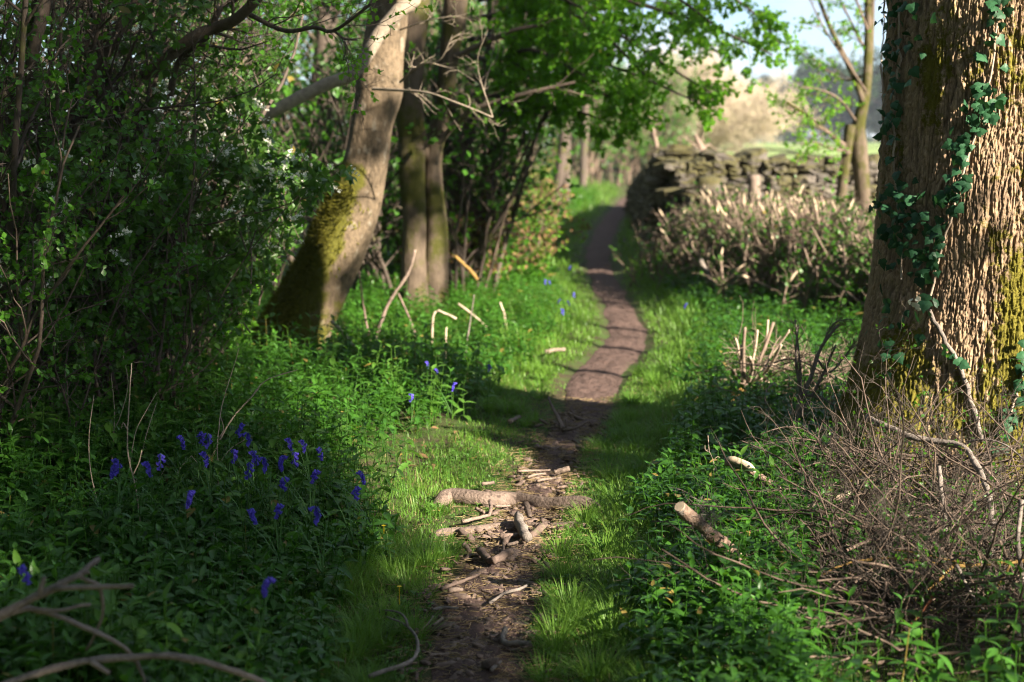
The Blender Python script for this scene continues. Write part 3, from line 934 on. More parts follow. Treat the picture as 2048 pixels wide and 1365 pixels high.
# continuation of the hedge into the distance, left of the path
far_spots = [(12.2, 2.7, 2.6, 'dense shaded shrub just behind the leaning trunk'), (13.2, 1.7, 2.8, 'twiggy shrub to the right of the mossy twin trunk'), (14.6, 1.7, 3.0, 'brown twiggy thicket under the overhanging green boughs'),
             (17, 1.8, 3.2, 'thicket with dry leaves where the path narrows'), (20, 1.8, 3.4, 'pale stemmed thicket left of the far path bend'), (24, 2.0, 3.6, 'thicket with sunlit grey stems opposite the wall end'),
             (29, 2.2, 4.0, 'thicket beside the bright far grass verge'), (35, 2.6, 4.2, 'far brown thicket above the bright grass verge'), (43, 3.0, 4.6, 'farthest thicket where the path goes out of sight')]
for Y, off, H, lab in far_spots:
    bx = float(pathx(Y)) - off - .9 * float(ss(15, 22, Y))
    shrub('thicket_shrub', lab, 'shrub', (bx, Y), 20, H, 1.3 + Y * .03, 8, 6, 'haw', 4 if Y < 22 else 3, (.03 + Y * .001, .05 + Y * .002), LEAF_HAW, group='thicket shrubs along the far path', r0=.017 + Y * .0004, mat=M['thicket'] if Y > 15.5 else M['bark_dark'], twm=M['thicket'] if Y > 15.5 else M['bark_hedge'],
          keep=lambda p: rng.random(len(p)) < .65)
for (px, Y, lab) in [(905, 13.5, 'low brown bramble beside the mossy twin trunk'), (1000, 15, 'low bramble with dry leaves left of the grass verge'), (1040, 18, 'small leafy bramble on the left verge of the path'), (1040, 23, 'brown bramble at the outer side of the path bend'), (1050, 28, 'russet bramble against the far thicket')]:
    b = at(px, 500, Y)
    e, (P1, P2, P3) = shrub('bramble', lab, 'bramble', b[:2], 14, .75 + Y * .012, .9, 7, 4, 'hazel', 3, (.03, .05), LEAF_OVAL, group='brambles left of the path', r0=.006, mat=M['thicket'], twm=M['thicket'], up=.8)
    v, f = leaves_on(P3, 2, (.04, .07), LEAF_OVAL); mk('dry_leaves', v, f, M['dead_leaf'], e)
for px, Y, H, lab in [(1165, 46, 4.2, 'brown twiggy shrub closing the view where the path vanishes'), (1232, 52, 4.6, 'leafy shrub at the end of the far grass bank'), (1300, 56, 4.4, 'shrub behind the far end of the stone wall')]:
    b = at(px, 350, Y)
    shrub('thicket_shrub', lab, 'shrub', b[:2], 24, H, 2.2, 8, 6, 'haw', 3, (.08, .15), LEAF_HAW, group='thicket shrubs along the far path', r0=.035, mat=M['thicket'], twm=M['thicket'])
# tree trunks standing in the thicket
for (px, w_, y0, Y, ln, lab, mt) in [(935, 20, 560, 14, 10, 'slim dark trunk right of the mossy twin stems', 'bark_dark'), (1003, 14, 450, 18, -15, 'slim upright trunk left of the green boughs', 'thicket'), (1030, 12, 430, 20, 8, 'thin trunk in the middle of the thicket', 'thicket'),
                                     (1105, 18, 400, 27, 25, 'leaning trunk above the far bend', 'bark_dark'), (1130, 16, 380, 31, -20, 'twisted trunk beside the far bend', 'bark_dark'), (1165, 14, 360, 40, 12, 'farthest thin trunk above the path', 'bark_dark')]:
    b = at(px, y0, Y); b[2] = float(hgt(b[0], b[1])) - .1
    e = empty('thicket_tree', b, lab, 'tree', 'slim trees in the thicket')
    top = at(px + ln, -200, Y)
    P = smooth_line(np.array([b, b * .65 + top * .35 + rng.normal(0, .12, 3), b * .3 + top * .7 + rng.normal(0, .15, 3), top]), 40)
    mk('trunk', *bumpy(P, np.linspace(1, .6, 40) * w_ / 2 / F * Y * 1.2, 20, .12, int(px), (.2, .2, 3)), M[mt], e)
    s, d, r_, L = kids(P[None], np.full((1, 40), .03), 18, .15, 1, (.5, 1.1), (.5, 1.4)); P2, R2 = grow(s, d, L, r_ * .6, 8, .16)
    s, d, r_, L = kids(P2, R2, 6, .2, 1, (.4, 1.), (.2, .5)); P3, R3 = grow(s, d, L, r_ * .5, 5, .2)
    v, f = join([tubes(P2, R2, 5), tubes(P3, R3, 4)]); mk('branches', v, f, M['thicket'], e)
    v, f = leaves_on(P3, 4, (.03 + .001 * Y, .06 + .001 * Y), LEAF_HAW); mk('crown', v, f, M['haw'], e)

# ------------------------------------------------------------------ the green boughs over the path
b = np.array([-.55, 13.6, 0]); b[2] = hgt(b[0], b[1])
ha = empty('hawthorn_tree', b, 'hawthorn tree whose fresh green boughs hang over the path at the top', 'tree')
P = smooth_line(np.array([b - [0, 0, .1], b + [.05, 0, 1.0], b + [-.1, .05, 2.0], b + [.1, 0, 3.4], b + [.1, .1, 5.2]]), 50)
mk('trunk', *bumpy(P, np.linspace(.13, .05, 50), 24, .15, 9, (.2, .3, 3)), M['bark_dark'], ha)
P = smooth_line(np.array([b + [.15, .1, -.1], b + [.3, 0, 1.0], b + [.55, -.05, 2.0], b + [.75, 0, 3.4]]), 50)
mk('trunk', *bumpy(P, np.linspace(.08, .04, 50), 24, .15, 19, (.2, .3, 3)), M['bark_dark'], ha)
bo = []
HB = [[(980, -120, 13.6), (1100, -60, 13.2), (1250, 0, 12.8), (1400, 45, 12.5), (1545, 110, 12.3)], [(940, 40, 13.6), (1060, 20, 13), (1200, 50, 12.5), (1330, 130, 12.2), (1420, 185, 12.1)],
      [(930, 80, 13.6), (1030, 75, 13.1), (1150, 110, 12.6), (1270, 150, 12.3), (1395, 205, 12.1)], [(930, 160, 13.6), (1030, 150, 13.3), (1120, 165, 13.0), (1210, 190, 12.7), (1290, 215, 12.5)],
      [(1000, -200, 13.8), (1150, -160, 13.8), (1330, -90, 13.6), (1500, 20, 13.4), (1560, 90, 13.3)], [(950, -30, 13.8), (1080, -30, 13.9), (1230, -10, 14), (1360, 40, 14.1), (1440, 110, 14.1)],
      [(930, 190, 13.7), (1010, 195, 13.3), (1090, 215, 13.1), (1160, 225, 12.8), (1230, 250, 12.7)], [(960, 0, 13.4), (1050, -20, 12.6), (1150, 10, 12.0), (1230, 90, 11.6), (1290, 150, 11.4)],
      [(960, -100, 13.2), (1060, -120, 12.2), (1180, -90, 11.6), (1330, -20, 11.2), (1440, 60, 11)], [(930, 110, 13.4), (990, 120, 12.9), (1060, 100, 12.4), (1130, 130, 12.0), (1190, 165, 11.8)],
      [(960, -60, 13.4), (1040, -40, 13.0), (1120, 30, 12.6), (1190, 60, 12.4), (1260, 60, 12.3)]]
LL = np.array([smooth_line([at(*q) for q in s_], 20) for s_ in HB]); RR = np.tile(np.linspace(.026, .008, 20), (len(LL), 1))
s, d, r_, L = kids(LL, RR, 36, .08, 1, (.4, 1.1), (.25, .65), zb=-.02); P2, R2 = grow(s, d, L, r_ * .5, 7, .14, (.03, 0, -.02))
s, d, r_, L = kids(P2, R2, 6, .15, 1, (.4, 1.1), (.1, .24)); P3, R3 = grow(s, d, L, np.maximum(r_ * .6, .002), 5, .2)
v, f = join([tubes(LL, RR, 8), tubes(P2, R2, 5), tubes(P3, R3, 4)]); mk('boughs', v, f, M['bark_dark'], ha)
v, f = leaves_on(P3, 12, (.03, .054), LEAF_HAW, up=1.1); mk('foliage', v, f, M['hazel'], ha)

# ------------------------------------------------------------------ dry stone wall


def stone_template(k=4):
    pts = {}; faces = []
    for ax in range(3):
        for sg in (-1, 1):
            g = np.linspace(-1, 1, k)
            ids = []
            for a_ in g:
                for b_ in g:
                    p = [0, 0, 0]; p[ax] = sg; p[(ax + 1) % 3] = a_; p[(ax + 2) % 3] = b_
                    key = tuple(np.round(p, 4))
                    pts.setdefault(key, len(pts)); ids.append(pts[key])
            ids = np.array(ids).reshape(k, k)
            for i in range(k - 1):
                for j in range(k - 1):
                    qd = (ids[i, j], ids[i + 1, j], ids[i + 1, j + 1], ids[i, j + 1])
                    faces.append(qd if sg > 0 else qd[::-1])
    v = np.array(list(pts.keys()))
    n6 = (np.abs(v) ** 6).sum(1, keepdims=True) ** (1 / 6)
    n2 = np.linalg.norm(v, axis=1, keepdims=True)
    return .5 * (.86 * v / n6 + .14 * v / n2 * 1.15), np.array(faces)


ST = stone_template()


def stones(centers, dims, fr, seed):
    r = np.random.default_rng(seed)
    n = len(centers); m = len(ST[0])
    tv = np.repeat(ST[0][None], n, 0) * (1 + .07 * r.standard_normal((n, m, 1))) + .05 * r.standard_normal((n, m, 3))
    v = np.einsum('nvk,nk,nkj->nvj', tv, np.asarray(dims), fr) + np.asarray(centers)[:, None]
    f = (ST[1][None] + (np.arange(n) * m)[:, None, None]).reshape(-1, 4)
    return v.reshape(-1, 3), [f]


def wall_run(p0, p1, H0, H1, seed, gap=.0):
    r = np.random.default_rng(seed)
    p0 = np.array(p0, float); p1 = np.array(p1, float)
    L = np.linalg.norm(p1 - p0); t = (p1 - p0) / L; nrm_ = np.array([t[1], -t[0]])
    cs = []; ds = []; fr = []
    for side in (-1, 1):
        z = 0.0
        while z < max(H0, H1) + .1:
            h = r.uniform(.05, .115); x = r.uniform(-.2, 0)
            while x < L:
                ln = r.uniform(.10, .30)
                xm = x + ln / 2; x += ln
                Ht = H0 + (H1 - H0) * xm / L + .12 * (vnoise(xm * .9, 0, seed) - .5)
                if z > Ht: continue
                q = p0 + t * xm + nrm_ * side * (.24 - .10 * z / 1.2 + r.normal() * .025)
                cs.append((q[0], q[1], float(hgt(q[0], q[1])) + z + h / 2)); ds.append((ln * 1.02, .30, h * 1.04))
                a = math.atan2(t[1], t[0]) + r.normal() * .08; b_ = r.normal() * .07
                fr.append([[cos(a), sin(a), b_], [-sin(a), cos(a), 0], [-b_ * cos(a), -b_ * sin(a), 1]])
            z += h
    x = 0                                             # rough coping
    cc = []; dd = []; ff_ = []
    while x < L:
        ln = r.uniform(.12, .34); xm = x + ln / 2; x += ln
        Ht = H0 + (H1 - H0) * xm / L + .12 * (vnoise(xm * .9, 0, seed) - .5)
        q = p0 + t * xm + nrm_ * r.normal() * .03
        hh = r.uniform(.10, .2)
        cc.append((q[0], q[1], float(hgt(q[0], q[1])) + Ht + hh * .4)); dd.append((ln * 1.05, r.uniform(.34, .5), hh))
        a = math.atan2(t[1], t[0]) + r.normal() * .25; b_ = r.normal() * .25
        ff_.append([[cos(a), sin(a), b_], [-sin(a), cos(a), 0], [-b_ * cos(a), -b_ * sin(a), 1]])
    return (np.array(cs), np.array(ds), np.array(fr)), (np.array(cc), np.array(dd), np.array(ff_))


wall = empty('dry_stone_wall', (1.95, 17.0, 0), 'mossy dry stone wall with a ragged top turning away along the path', 'wall')
A_, A2_ = wall_run((1.85, 17.1), (9.5, 19.6), 1.2, 1.12, 5)
B_, B2_ = wall_run((2.02, 17.3), (3.2, 35), 1.34, .4, 8)
v, f = join([stones(*A_, 1), stones(*B_, 2)]); mk('stonework', v, f, M['stone'], wall, smooth=False)
v, f = join([stones(*A2_, 3), stones(*B2_, 4)]); mk('coping', v, f, M['stone'], wall, smooth=False)
# heart of rubble so that no daylight passes through the wall
def core(p0, p1, h):
    p0 = np.array(p0, float); p1 = np.array(p1, float); t = norm(p1 - p0); n_ = np.array([t[1], -t[0]]) * .15
    k = 30; o = []
    for i in range(k):
        c = p0 + (p1 - p0) * i / (k - 1); z = float(hgt(*c)) - .1
        o += [(*(c - n_), z), (*(c + n_), z), (*(c + n_), z + h), (*(c - n_), z + h)]
    idx = np.arange(k * 4).reshape(k, 4); A = idx[:-1]; B = idx[1:]
    q = np.stack([A, np.roll(A, -1, 1), np.roll(B, -1, 1), B], -1).reshape(-1, 4)
    return np.array(o), [q, idx[:1, ::-1], idx[-1:]]
v, f = join([core((1.95, 17.2), (9.4, 19.6), 1.12), core((2.08, 17.4), (3.2, 34.8), .35), core((2.08, 17.4), (2.6, 25), .85)]); mk('rubble_core', v, f, M['stone'], wall, smooth=False)
# loose stones fallen in front of the wall end
for i, (px, py, Y, dx, dz, lab) in enumerate([(1415, 372, 16.5, .26, .22, 'large rounded stone near the top of the wall end')]):
    c = at(px, py, Y)
    v, f = stones(np.array([c]), np.array([(dx, .26, dz)]), np.array([np.eye(3)]), 60 + i)
    tag(mk('boulder', v, f, M['stone'], origin=c), lab, 'stone')
for rows, Y, lab in [([(400, 1302, 1326), (330, 1306, 1322), (300, 1308, 1320), (270, 1302, 1314), (245, 1296, 1306), (222, 1293, 1299)], 20.0, 'pale crooked dead stem beside the wall end'), ([(345, 1385, 1420), (320, 1388, 1415), (300, 1392, 1414), (282, 1388, 1402), (268, 1386, 1393)], 18.6, 'grey broken snag leaning on the wall')]:
    P, R = trunk_px(rows, Y, 24)
    e = empty('dead_snag', P[0], lab, 'dead tree'); mk('trunk', *bumpy(P, R * .75, 18, .25, 6), M['flail'], e)
    s, d, r_, L = kids(P[None], R[None], 5, .4, .95, (.4, 1.), (.2, .5)); P2, R2 = grow(s, d, L, r_ * .4, 7, .18); mk('branches', *tubes(P2, R2, 6), M['flail'], e)
# wooden post before the wall
P, R = trunk_px([(470, 1494, 1521), (420, 1495, 1521), (380, 1496, 1520), (351, 1497, 1519)], 16.0, 14)
o = mk('fence_post', *tubes(P[None], R[None], 14, True, .03, 6), M['stick_mid'], origin=P[0]); tag(o, 'short weathered wooden post in front of the stone wall', 'post')

# ------------------------------------------------------------------ flailed hedge on the right
fh = empty('flailed_hedge', (2.6, 13.2, hgt(2.6, 13.2)), 'low hedge cut flat with split pale stem ends on the right of the path', 'hedge')
cl_ = smooth_line(np.array([(2.05, 15.6), (2.25, 14.4), (2.6, 12.9), (3.1, 11.6), (3.7, 10.6), (4.6, 10.2)]), 60)
n = 1500
t = rng.integers(0, 60, n); off = rng.normal(0, .33, n)
bx = cl_[t, 0] + off + rng.normal(0, .05, n) + .25; by = cl_[t, 1] + rng.normal(0, .3, n)
bz = hgt(bx, by)
Hs = (.88 + .16 * fbm(bx * 2, by * 2, 91, 3)) * rng.uniform(.75, 1.06, n) * (1 - .5 * np.clip(np.abs(off) / .8, 0, 1) ** 2)
P1, R1 = grow(np.stack([bx, by, bz], 1), np.stack([rng.normal(0, .42, n), rng.normal(0, .42, n), np.ones(n)], 1), Hs, rng.uniform(.006, .017, n), 8, .14, (0, 0, .04), .7)
mk('stems', *tubes(P1, R1, 6, True), M['flail'], fh)
big_ = R1[:, 0] > .0150
e_ = P1[big_, -1]; d_ = norm(P1[big_, -1] - P1[big_, -2]); rr = R1[big_, -1]
S2 = np.stack([e_ - d_ * .02, e_ + d_ * .03, e_ + d_ * .10 + rng.normal(0, .015, e_.shape)], 1)
v, f = tubes(S2, np.stack([rr * 1.08, rr * 1.25, rr * .3], 1), 6, True); mk('split_ends', v, f, M['cut'], fh)['kind'] = 'stuff'
s, d, r_, L = kids(P1, R1, 12, .25, 1, (.5, 1.3), (.12, .42)); P2, R2 = grow(s, d, L, np.maximum(r_ * .5, .002), 7, .26)
mk('twigs', *tubes(P2, R2, 4), M['flail'], fh)
g_ = rng.random(len(P2)) < np.where(P2[:, 0, 1] < 12.2, .6, .28)
v, f = leaves_on(P2[g_], 5, (.025, .045), LEAF_HAW); mk('leaves', v, f, M['haw'], fh)

# ------------------------------------------------------------------ small trees on the right, behind the big trunk
sm = empty('small_hawthorn', at(1715, 470, 14.4), 'young hawthorn with mossy forked stems between the hedge and the big trunk', 'tree')
for rows, dy, n_ in [([(490, 1666, 1690), (430, 1668, 1690), (360, 1676, 1696), (300, 1684, 1704), (250, 1690, 1712)], 0, 40), ([(510, 1708, 1742), (430, 1712, 1742), (360, 1708, 1738), (300, 1700, 1734), (250, 1704, 1730), (180, 1722, 1742), (90, 1728, 1744), (0, 1728, 1742), (-300, 1720, 1735)], .1, 70),
                     ([(300, 1690, 1710), (250, 1712, 1726), (190, 1728, 1740), (100, 1735, 1747), (-50, 1740, 1750)], .2, 40), ([(310, 1688, 1704), (280, 1668, 1678), (255, 1640, 1648), (225, 1600, 1608), (205, 1570, 1576)], -.2, 40), ([(210, 1722, 1736), (150, 1700, 1712), (90, 1672, 1682), (40, 1650, 1658), (-40, 1620, 1626)], 0, 40)]:
    P, R = trunk_px(rows, 14.4 + dy, n_)
    mk('stem', *bumpy(P, R, 20, .12, int(rows[0][1])), M['bark_mossy'], sm)
SB = [[(1690, 290, 14.3), (1640, 255, 14.1), (1590, 225, 13.9), (1555, 200, 13.8)], [(1730, 180, 14.4), (1690, 120, 14.3), (1650, 60, 14.2), (1610, -20, 14.1)], [(1735, 110, 14.5), (1700, 40, 14.8), (1660, -40, 15)], [(1710, 240, 14.4), (1680, 200, 14.0), (1640, 180, 13.7), (1600, 175, 13.5)],
      [(1700, 300, 14.4), (1670, 300, 14.0), (1630, 285, 13.7), (1600, 290, 13.5)], [(1735, 60, 14.4), (1700, -20, 14.2), (1640, -60, 14)], [(1730, 150, 14.6), (1690, 160, 14.9), (1640, 130, 15.2), (1600, 90, 15.3)]]
LL = np.array([smooth_line([at(*q) for q in s_], 16) for s_ in SB]); RR = np.tile(np.linspace(.016, .005, 16), (len(LL), 1))
s, d, r_, L = kids(LL, RR, 14, .15, 1, (.4, 1.1), (.2, .55)); P2, R2 = grow(s, d, L, r_ * .5, 7, .16)
s, d, r_, L = kids(P2, R2, 5, .15, 1, (.4, 1.1), (.08, .22)); P3, R3 = grow(s, d, L, np.maximum(r_ * .6, .0018), 5, .2)
v, f = join([tubes(LL, RR, 6), tubes(P2, R2, 5), tubes(P3, R3, 4)]); mk('branches', v, f, M['thicket'], sm)
v, f = leaves_on(P3, 5, (.022, .042), LEAF_HAW); mk('foliage', v, f, M['hazel'], sm)

# ------------------------------------------------------------------ far trees


def bare_tree(label, px, Y, zb, H, Wd, n1=12, n2=16, n3=16, mat='bare', leaf=None, per=0, size=(.2, .3), r0=.16):
    b = at(px, 300, Y); b[2] = float(hgt(b[0], b[1]))
    e = empty('bare_tree', b, label, 'tree')
    P0 = smooth_line(np.array([b - [0, 0, .2], b + [.05, 0, zb], b + [0, 0, zb + .5]]), 12)
    mk('trunk', *bumpy(P0, np.linspace(r0 * 1.2, r0, 12), 16, .1, 5, (.3, .4, 3)), M[mat], e)
    a = np.arange(n1) * 2.4; el_ = rng.uniform(.1, 1.0, n1)
    d = np.stack([np.cos(a) * (1 - el_ ** 2), np.sin(a) * (1 - el_ ** 2), el_ * 1.2 + .15], 1)
    Ls = np.where(el_ > .6, H * .85, Wd * .62) * rng.uniform(.72, 1.12, n1)
    P1, R1 = grow(np.repeat(P0[-1:], n1, 0) - [0, 0, .3], d, Ls, r0 * .5, 10, .1, (0, 0, .02), .3)
    s, d, r_, L = kids(P1, R1, n2, .2, 1, (.3, .9), (Wd * .16, Wd * .4)); P2, R2 = grow(s, d, L, r_ * .6, 7, .14, (0, 0, .02))
    s, d, r_, L = kids(P2, R2, n3, .15, 1, (.3, 1.), (Wd * .08, Wd * .18)); P3, R3 = grow(s, d, L, np.maximum(r_ * .5, .008), 5, .2)
    v, f = join([tubes(P1, R1, 6), tubes(P2, R2, 5)]); mk('limbs', v, f, M[mat], e)
    v, f = tubes(P3, R3, 3); mk('twigs', v, f, M[mat], e)
    if leaf:
        v, f = leaves_on(P3, per, size, LEAF_FAR, spread=size[0]); mk('crown', v, f, M[leaf], e)
    return e


bare_tree('round pale tree still bare of leaves beyond the wall', 1410, 62, .15, 4.6, 5.6, 34, 22, 18, r0=.09, leaf='catkin', per=1, size=(.07, .12))
bare_tree('pale bare tree partly hidden behind the green boughs', 1300, 70, .15, 5.5, 6.0, 28, 20, 16, r0=.09, leaf='catkin', per=1, size=(.07, .12))
bare_tree('low yellowish budding bush left of the gap in the far trees', 1480, 78, .1, 3.0, 5.5, 24, 18, 14, r0=.08, leaf='catkin', per=2, size=(.08, .15))
for (px, Y, H, Wd, lab, lf) in [(1600, 420, 18, 26, 'hazy far tree right of the gap of sky', 'blue_leaf'), (1680, 380, 15, 28, 'dark far tree behind the young hawthorn', 'blue_leaf'), (1760, 400, 16, 28, 'far tree half hidden by the big trunk', 'blue_leaf'), (1545, 520, 12, 34, 'low far tree at the end of the meadow', 'blue_leaf'), (1850, 330, 16, 30, 'far green tree beyond the meadow behind the big trunk', 'far_leaf')]:
    bare_tree(lab, px, Y, 3.0, H, Wd, 12, 9, 8, mat='bark_dark', leaf=lf, per=9, size=(1.0, 2.0), r0=.6)
# far hedge line at the end of the meadow
n = 9000
x_ = rng.uniform(-60, 260, n); y_ = 330 + rng.normal(0, 4, n); z_ = hgt(x_, y_) + rng.random(n) ** 1.3 * (3.5 + 3 * fbm(x_ * .15, x_ * 0, 5))
v, f = scatter(LEAF_FAR[0], LEAF_FAR[1], np.stack([x_, y_, z_], 1), frames(rand_dirs(n), rand_dirs(n, .5)), rng.uniform(.5, 1.1, n))
tag(mk('far_hedgerow', v, f, M['blue_leaf']), 'low dark hedgerow closing the far side of the meadow', 'hedgerow', kind='stuff')
# far hills
xh = np.linspace(-700, 900, 120); 
ridge_ = 4 + 8 * fbm(xh * .006, xh * 0, 15, 4)
vv = np.concatenate([np.stack([xh, np.full(120, 880.), np.full(120, 0.)], 1), np.stack([xh, np.full(120, 960.), ridge_], 1), np.stack([xh, np.full(120, 1200.), np.full(120, 0.)], 1)])
idx = np.arange(360).reshape(3, 120)
q = np.concatenate([np.stack([idx[i, :-1], idx[i, 1:], idx[i + 1, 1:], idx[i + 1, :-1]], -1) for i in (0, 1)])
m_, nt_ = newmat('far hill'); finish(nt_, nd(nt_, 'ShaderNodeBsdfPrincipled', {'Base Color': mixc(nt_, noise(nt_, pos(nt_), .02, 4), (.05, .08, .04), (.09, .12, .05)), 'Roughness': 1.0}).outputs[0])
tag(mk('hills', vv, q, m_), kind='structure')

# woodland behind the left hedge: single trees and a leafy mass
for (x, y, H, lab) in [(-3.6, 12.5, 7, 'dark tree behind the left hedge'), (-5.2, 10.5, 7, 'dark tree at the far left behind the hedge stems'), (-2.2, 16.5, 7.5, 'dark tree behind the mossy twin trunk'), (-4.8, 18, 8, 'dark tree deep in the wood behind the leaning trunk'), (-1.4, 22, 8, 'tree deep in the wood left of the green boughs'), (-3.5, 26, 8, 'far tree in the wood behind the thicket'), (-.4, 32, 8, 'tree at the end of the wood above the thicket')]:
    z = float(hgt(x, y)); e = empty('woodland_tree', (x, y, z), lab, 'tree', 'trees of the wood behind the left hedge')
    P0 = smooth_line(np.array([(x, y, z - .1), (x + rng.normal() * .1, y, z + 1.5), (x + rng.normal() * .2, y, z + 3.2), (x + rng.normal() * .3, y, z + H * .8)]), 30)
    mk('trunk', *bumpy(P0, np.linspace(.17, .07, 30), 20, .1, int(y)), M['bark_dark'], e)
    s, d, r_, L = kids(P0[None], np.full((1, 30), .05), 34, .1, 1, (.7, 1.3), (1.0, 2.2)); P2, R2 = grow(s, d, L, r_, 8, .15)
    s, d, r_, L = kids(P2, R2, 8, .15, 1, (.4, 1.), (.3, .8)); P3, R3 = grow(s, d, L, r_ * .5, 5, .2)
    v, f = join([tubes(P2, R2, 6), tubes(P3, R3, 4)]); mk('branches', v, f, M['bark_dark'], e)
    v, f = leaves_on(P3, 16, (.06, .11), LEAF_FAR, spread=.12); mk('crown', v, f, M['shade_leaf'], e)
n = 26000
x_ = rng.uniform(-26, -1, n); y_ = 20 + (x_ + 26) * .9 + rng.normal(0, 1.5, n); z_ = hgt(x_, y_) + rng.random(n) ** .9 * 6.5
k_ = fbm(x_ * .8, z_ * .8, 19, 3) > .43
v, f = scatter(LEAF_FAR[0], LEAF_FAR[1], np.stack([x_, y_, z_], 1)[k_], frames(rand_dirs(k_.sum()), rand_dirs(k_.sum(), .5)), rng.uniform(.16, .34, k_.sum()))
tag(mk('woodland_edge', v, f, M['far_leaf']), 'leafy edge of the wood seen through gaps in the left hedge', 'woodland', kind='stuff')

# ------------------------------------------------------------------ unseen trees and leaf masses placed to shade the view
TH_ = tan(EL)


def up_sun(p, t):
    return np.array([p[0] + t * cos(AZ), p[1] - t * sin(AZ), p[2] + t * TH_])


SHADE = []     # (target point, distance towards the sun, radius, leaves)
for px, py, t_, r_, n_ in [(100, 1050, 10, .75, 520), (120, 1250, 9, .7, 600), (380, 1250, 9.5, .7, 560), (300, 1050, 10.5, .6, 300), (560, 1160, 10, .55, 420), (640, 1290, 9, .55, 520), (250, 900, 11, .8, 480), (480, 960, 11, .4, 160), (100, 850, 11.5, .8, 600),
                           (900, 1330, 8, .40, 100), (1060, 1150, 8, .30, 60), (1200, 1180, 7, .35, 170), (700, 1060, 9.5, .25, 90), (1850, 1250, 5.5, .35, 150), (1980, 1330, 5, .35, 200)]:
    SHADE.append((G(px, py), t_, r_, int(n_ * (2.2 if px < 680 else 1))))
for px, py, Y, t_, r_, n_ in [(60, 300, 6.4, 10, .9, 800), (60, 560, 6.3, 10, .8, 700), (240, 150, 7.0, 10, .9, 760), (240, 420, 6.9, 10.5, .7, 600), (330, 620, 7.2, 11, .75, 620), (100, 760, 6.4, 10, .8, 620), (480, 600, 7.6, 11, .4, 200), (420, 760, 8.2, 11.5, .5, 260), (570, 680, 9.3, 11, .38, 230), (740, 300, 9.9, 10, .14, 70), (765, 230, 9.9, 10, .10, 50), (690, 570, 9.9, 10.5, .2, 130), (700, 60, 9.6, 10, .18, 40), (830, 200, 11.5, 11, .35, 420), (835, 390, 11.5, 11, .3, 300), (900, 100, 11.5, 11, .4, 450), (1100, 180, 16, 12, .7, 900), (860, 60, 13, 12, .8, 1400), (950, 300, 13.5, 12, 1.0, 2600), (930, 150, 17, 12, 1.1, 1500), (1060, 60, 18, 12, .9, 900), (1010, 120, 15, 12, 1.1, 1400), (900, 470, 13, 12, .6, 560), (1060, 250, 17, 12, .9, 900), (980, 400, 16, 12, .6, 450), (880, 200, 12, 12, .6, 500)]:
    SHADE.append((at(px, py, Y), t_, r_, int(n_ * (2.4 if px < 350 else 1))))
for px, py, r_ in [(1165, 925, .26), (1090, 895, .24), (1250, 935, .24), (1040, 875, .2)]:
    SHADE.append((G(px, py), 8, r_, int(8000 * r_ * r_)))
for px, py, Y in [(60, 1200, 3.1), (180, 1170, 3.1), (120, 1330, 3.1), (300, 1310, 3.1), (430, 1335, 3.15), (250, 1290, 3.2)]:
    SHADE.append((at(px, py, Y), 8.5, .33, 170))
sh = empty('unseen_shade_tree', (9.5, -5.0, 0), 'unseen tree at the right, leaf clumps placed to shade the foreground and hedge', 'tree')  # crown is loose leaf clumps set sunward of the spots to darken
P0 = smooth_line(np.array([(9.5, -5, -.1), (9.4, -4.9, 1.5), (9.3, -4.8, 3.0), (9.1, -4.4, 4.4), (8.9, -4.2, 6.5)]), 30)
mk('trunk', *bumpy(P0, np.linspace(.4, .14, 30), 24, .1, 3, (.3, .5, 4)), M['bark_dark'], sh)
pp = []; lb = []
for p, t_, r_, n_ in SHADE:
    c = up_sun(p, t_)
    q = rng.standard_normal((n_, 3)); q = norm(q) * rng.random((n_, 1)) ** (1 / 2.4) * r_
    pp.append(c + q)
    s0 = P0[rng.integers(14, 28)]
    lb.append(smooth_line(np.array([s0, s0 * .5 + c * .5 + [0, 0, .35], c]), 16))
pp = np.concatenate(pp)
# leaves dropped along the sun rays so that trunk and turf stay lit
open_ = [trunk_hit(x_, y_)[0] for x_ in (1840, 1890, 1940, 1990, 2035) for y_ in (40, 160, 280, 400, 520, 640, 760)] + [G(x_, y_) for x_, y_ in ((840, 870), (780, 900), (900, 940), (960, 900), (720, 840), (880, 1000), (940, 1000), (1000, 960), (1050, 990), (840, 940), (1290, 1000), (1400, 1180), (1450, 1080))]
dead = np.zeros(len(pp), bool)
for p_ in open_:
    w_ = pp - p_; t_ = w_ @ SUN
    dead |= (np.linalg.norm(w_ - t_[:, None] * SUN, axis=1) < .20) & (t_ > 0)
pp = pp[~(dead & (rng.random(len(pp)) < .85))]; n = len(pp)
v, f = scatter(LEAF_FAR[0], LEAF_FAR[1], pp, frames(rand_dirs(n), rand_dirs(n, .4)), rng.uniform(.07, .11, n)); mk('crown', v, f, M['shade_leaf'], sh)
lb = lb[::4]
mk('limbs', *tubes(np.array(lb), np.tile(np.linspace(.03, .006, 16), (len(lb), 1)), 6), M['bark_dark'], sh)
cn = empty('added_canopy_tree', (-5.0, 1.0, 0), 'unseen broad tree added to shut out sky light over the lane', 'tree')  # added out of view, its canopy dims the sky light
P0 = smooth_line(np.array([(-5, 1, -.1), (-4.9, 1.1, 2), (-4.7, 1.2, 3.5), (-4.4, 1.3, 5.6)]), 30)
mk('trunk', *bumpy(P0, np.linspace(.35, .16, 30), 24, .1, 3, (.3, .5, 4)), M['bark_dark'], cn)
a = np.arange(16) * 2.4
P1, R1 = grow(P0[rng.integers(18, 30, 16)], np.stack([np.cos(a) + .25, np.sin(a), .25 + 0 * a], 1), 5.2, .09, 12, .09, (0, 0, -.01), .25)
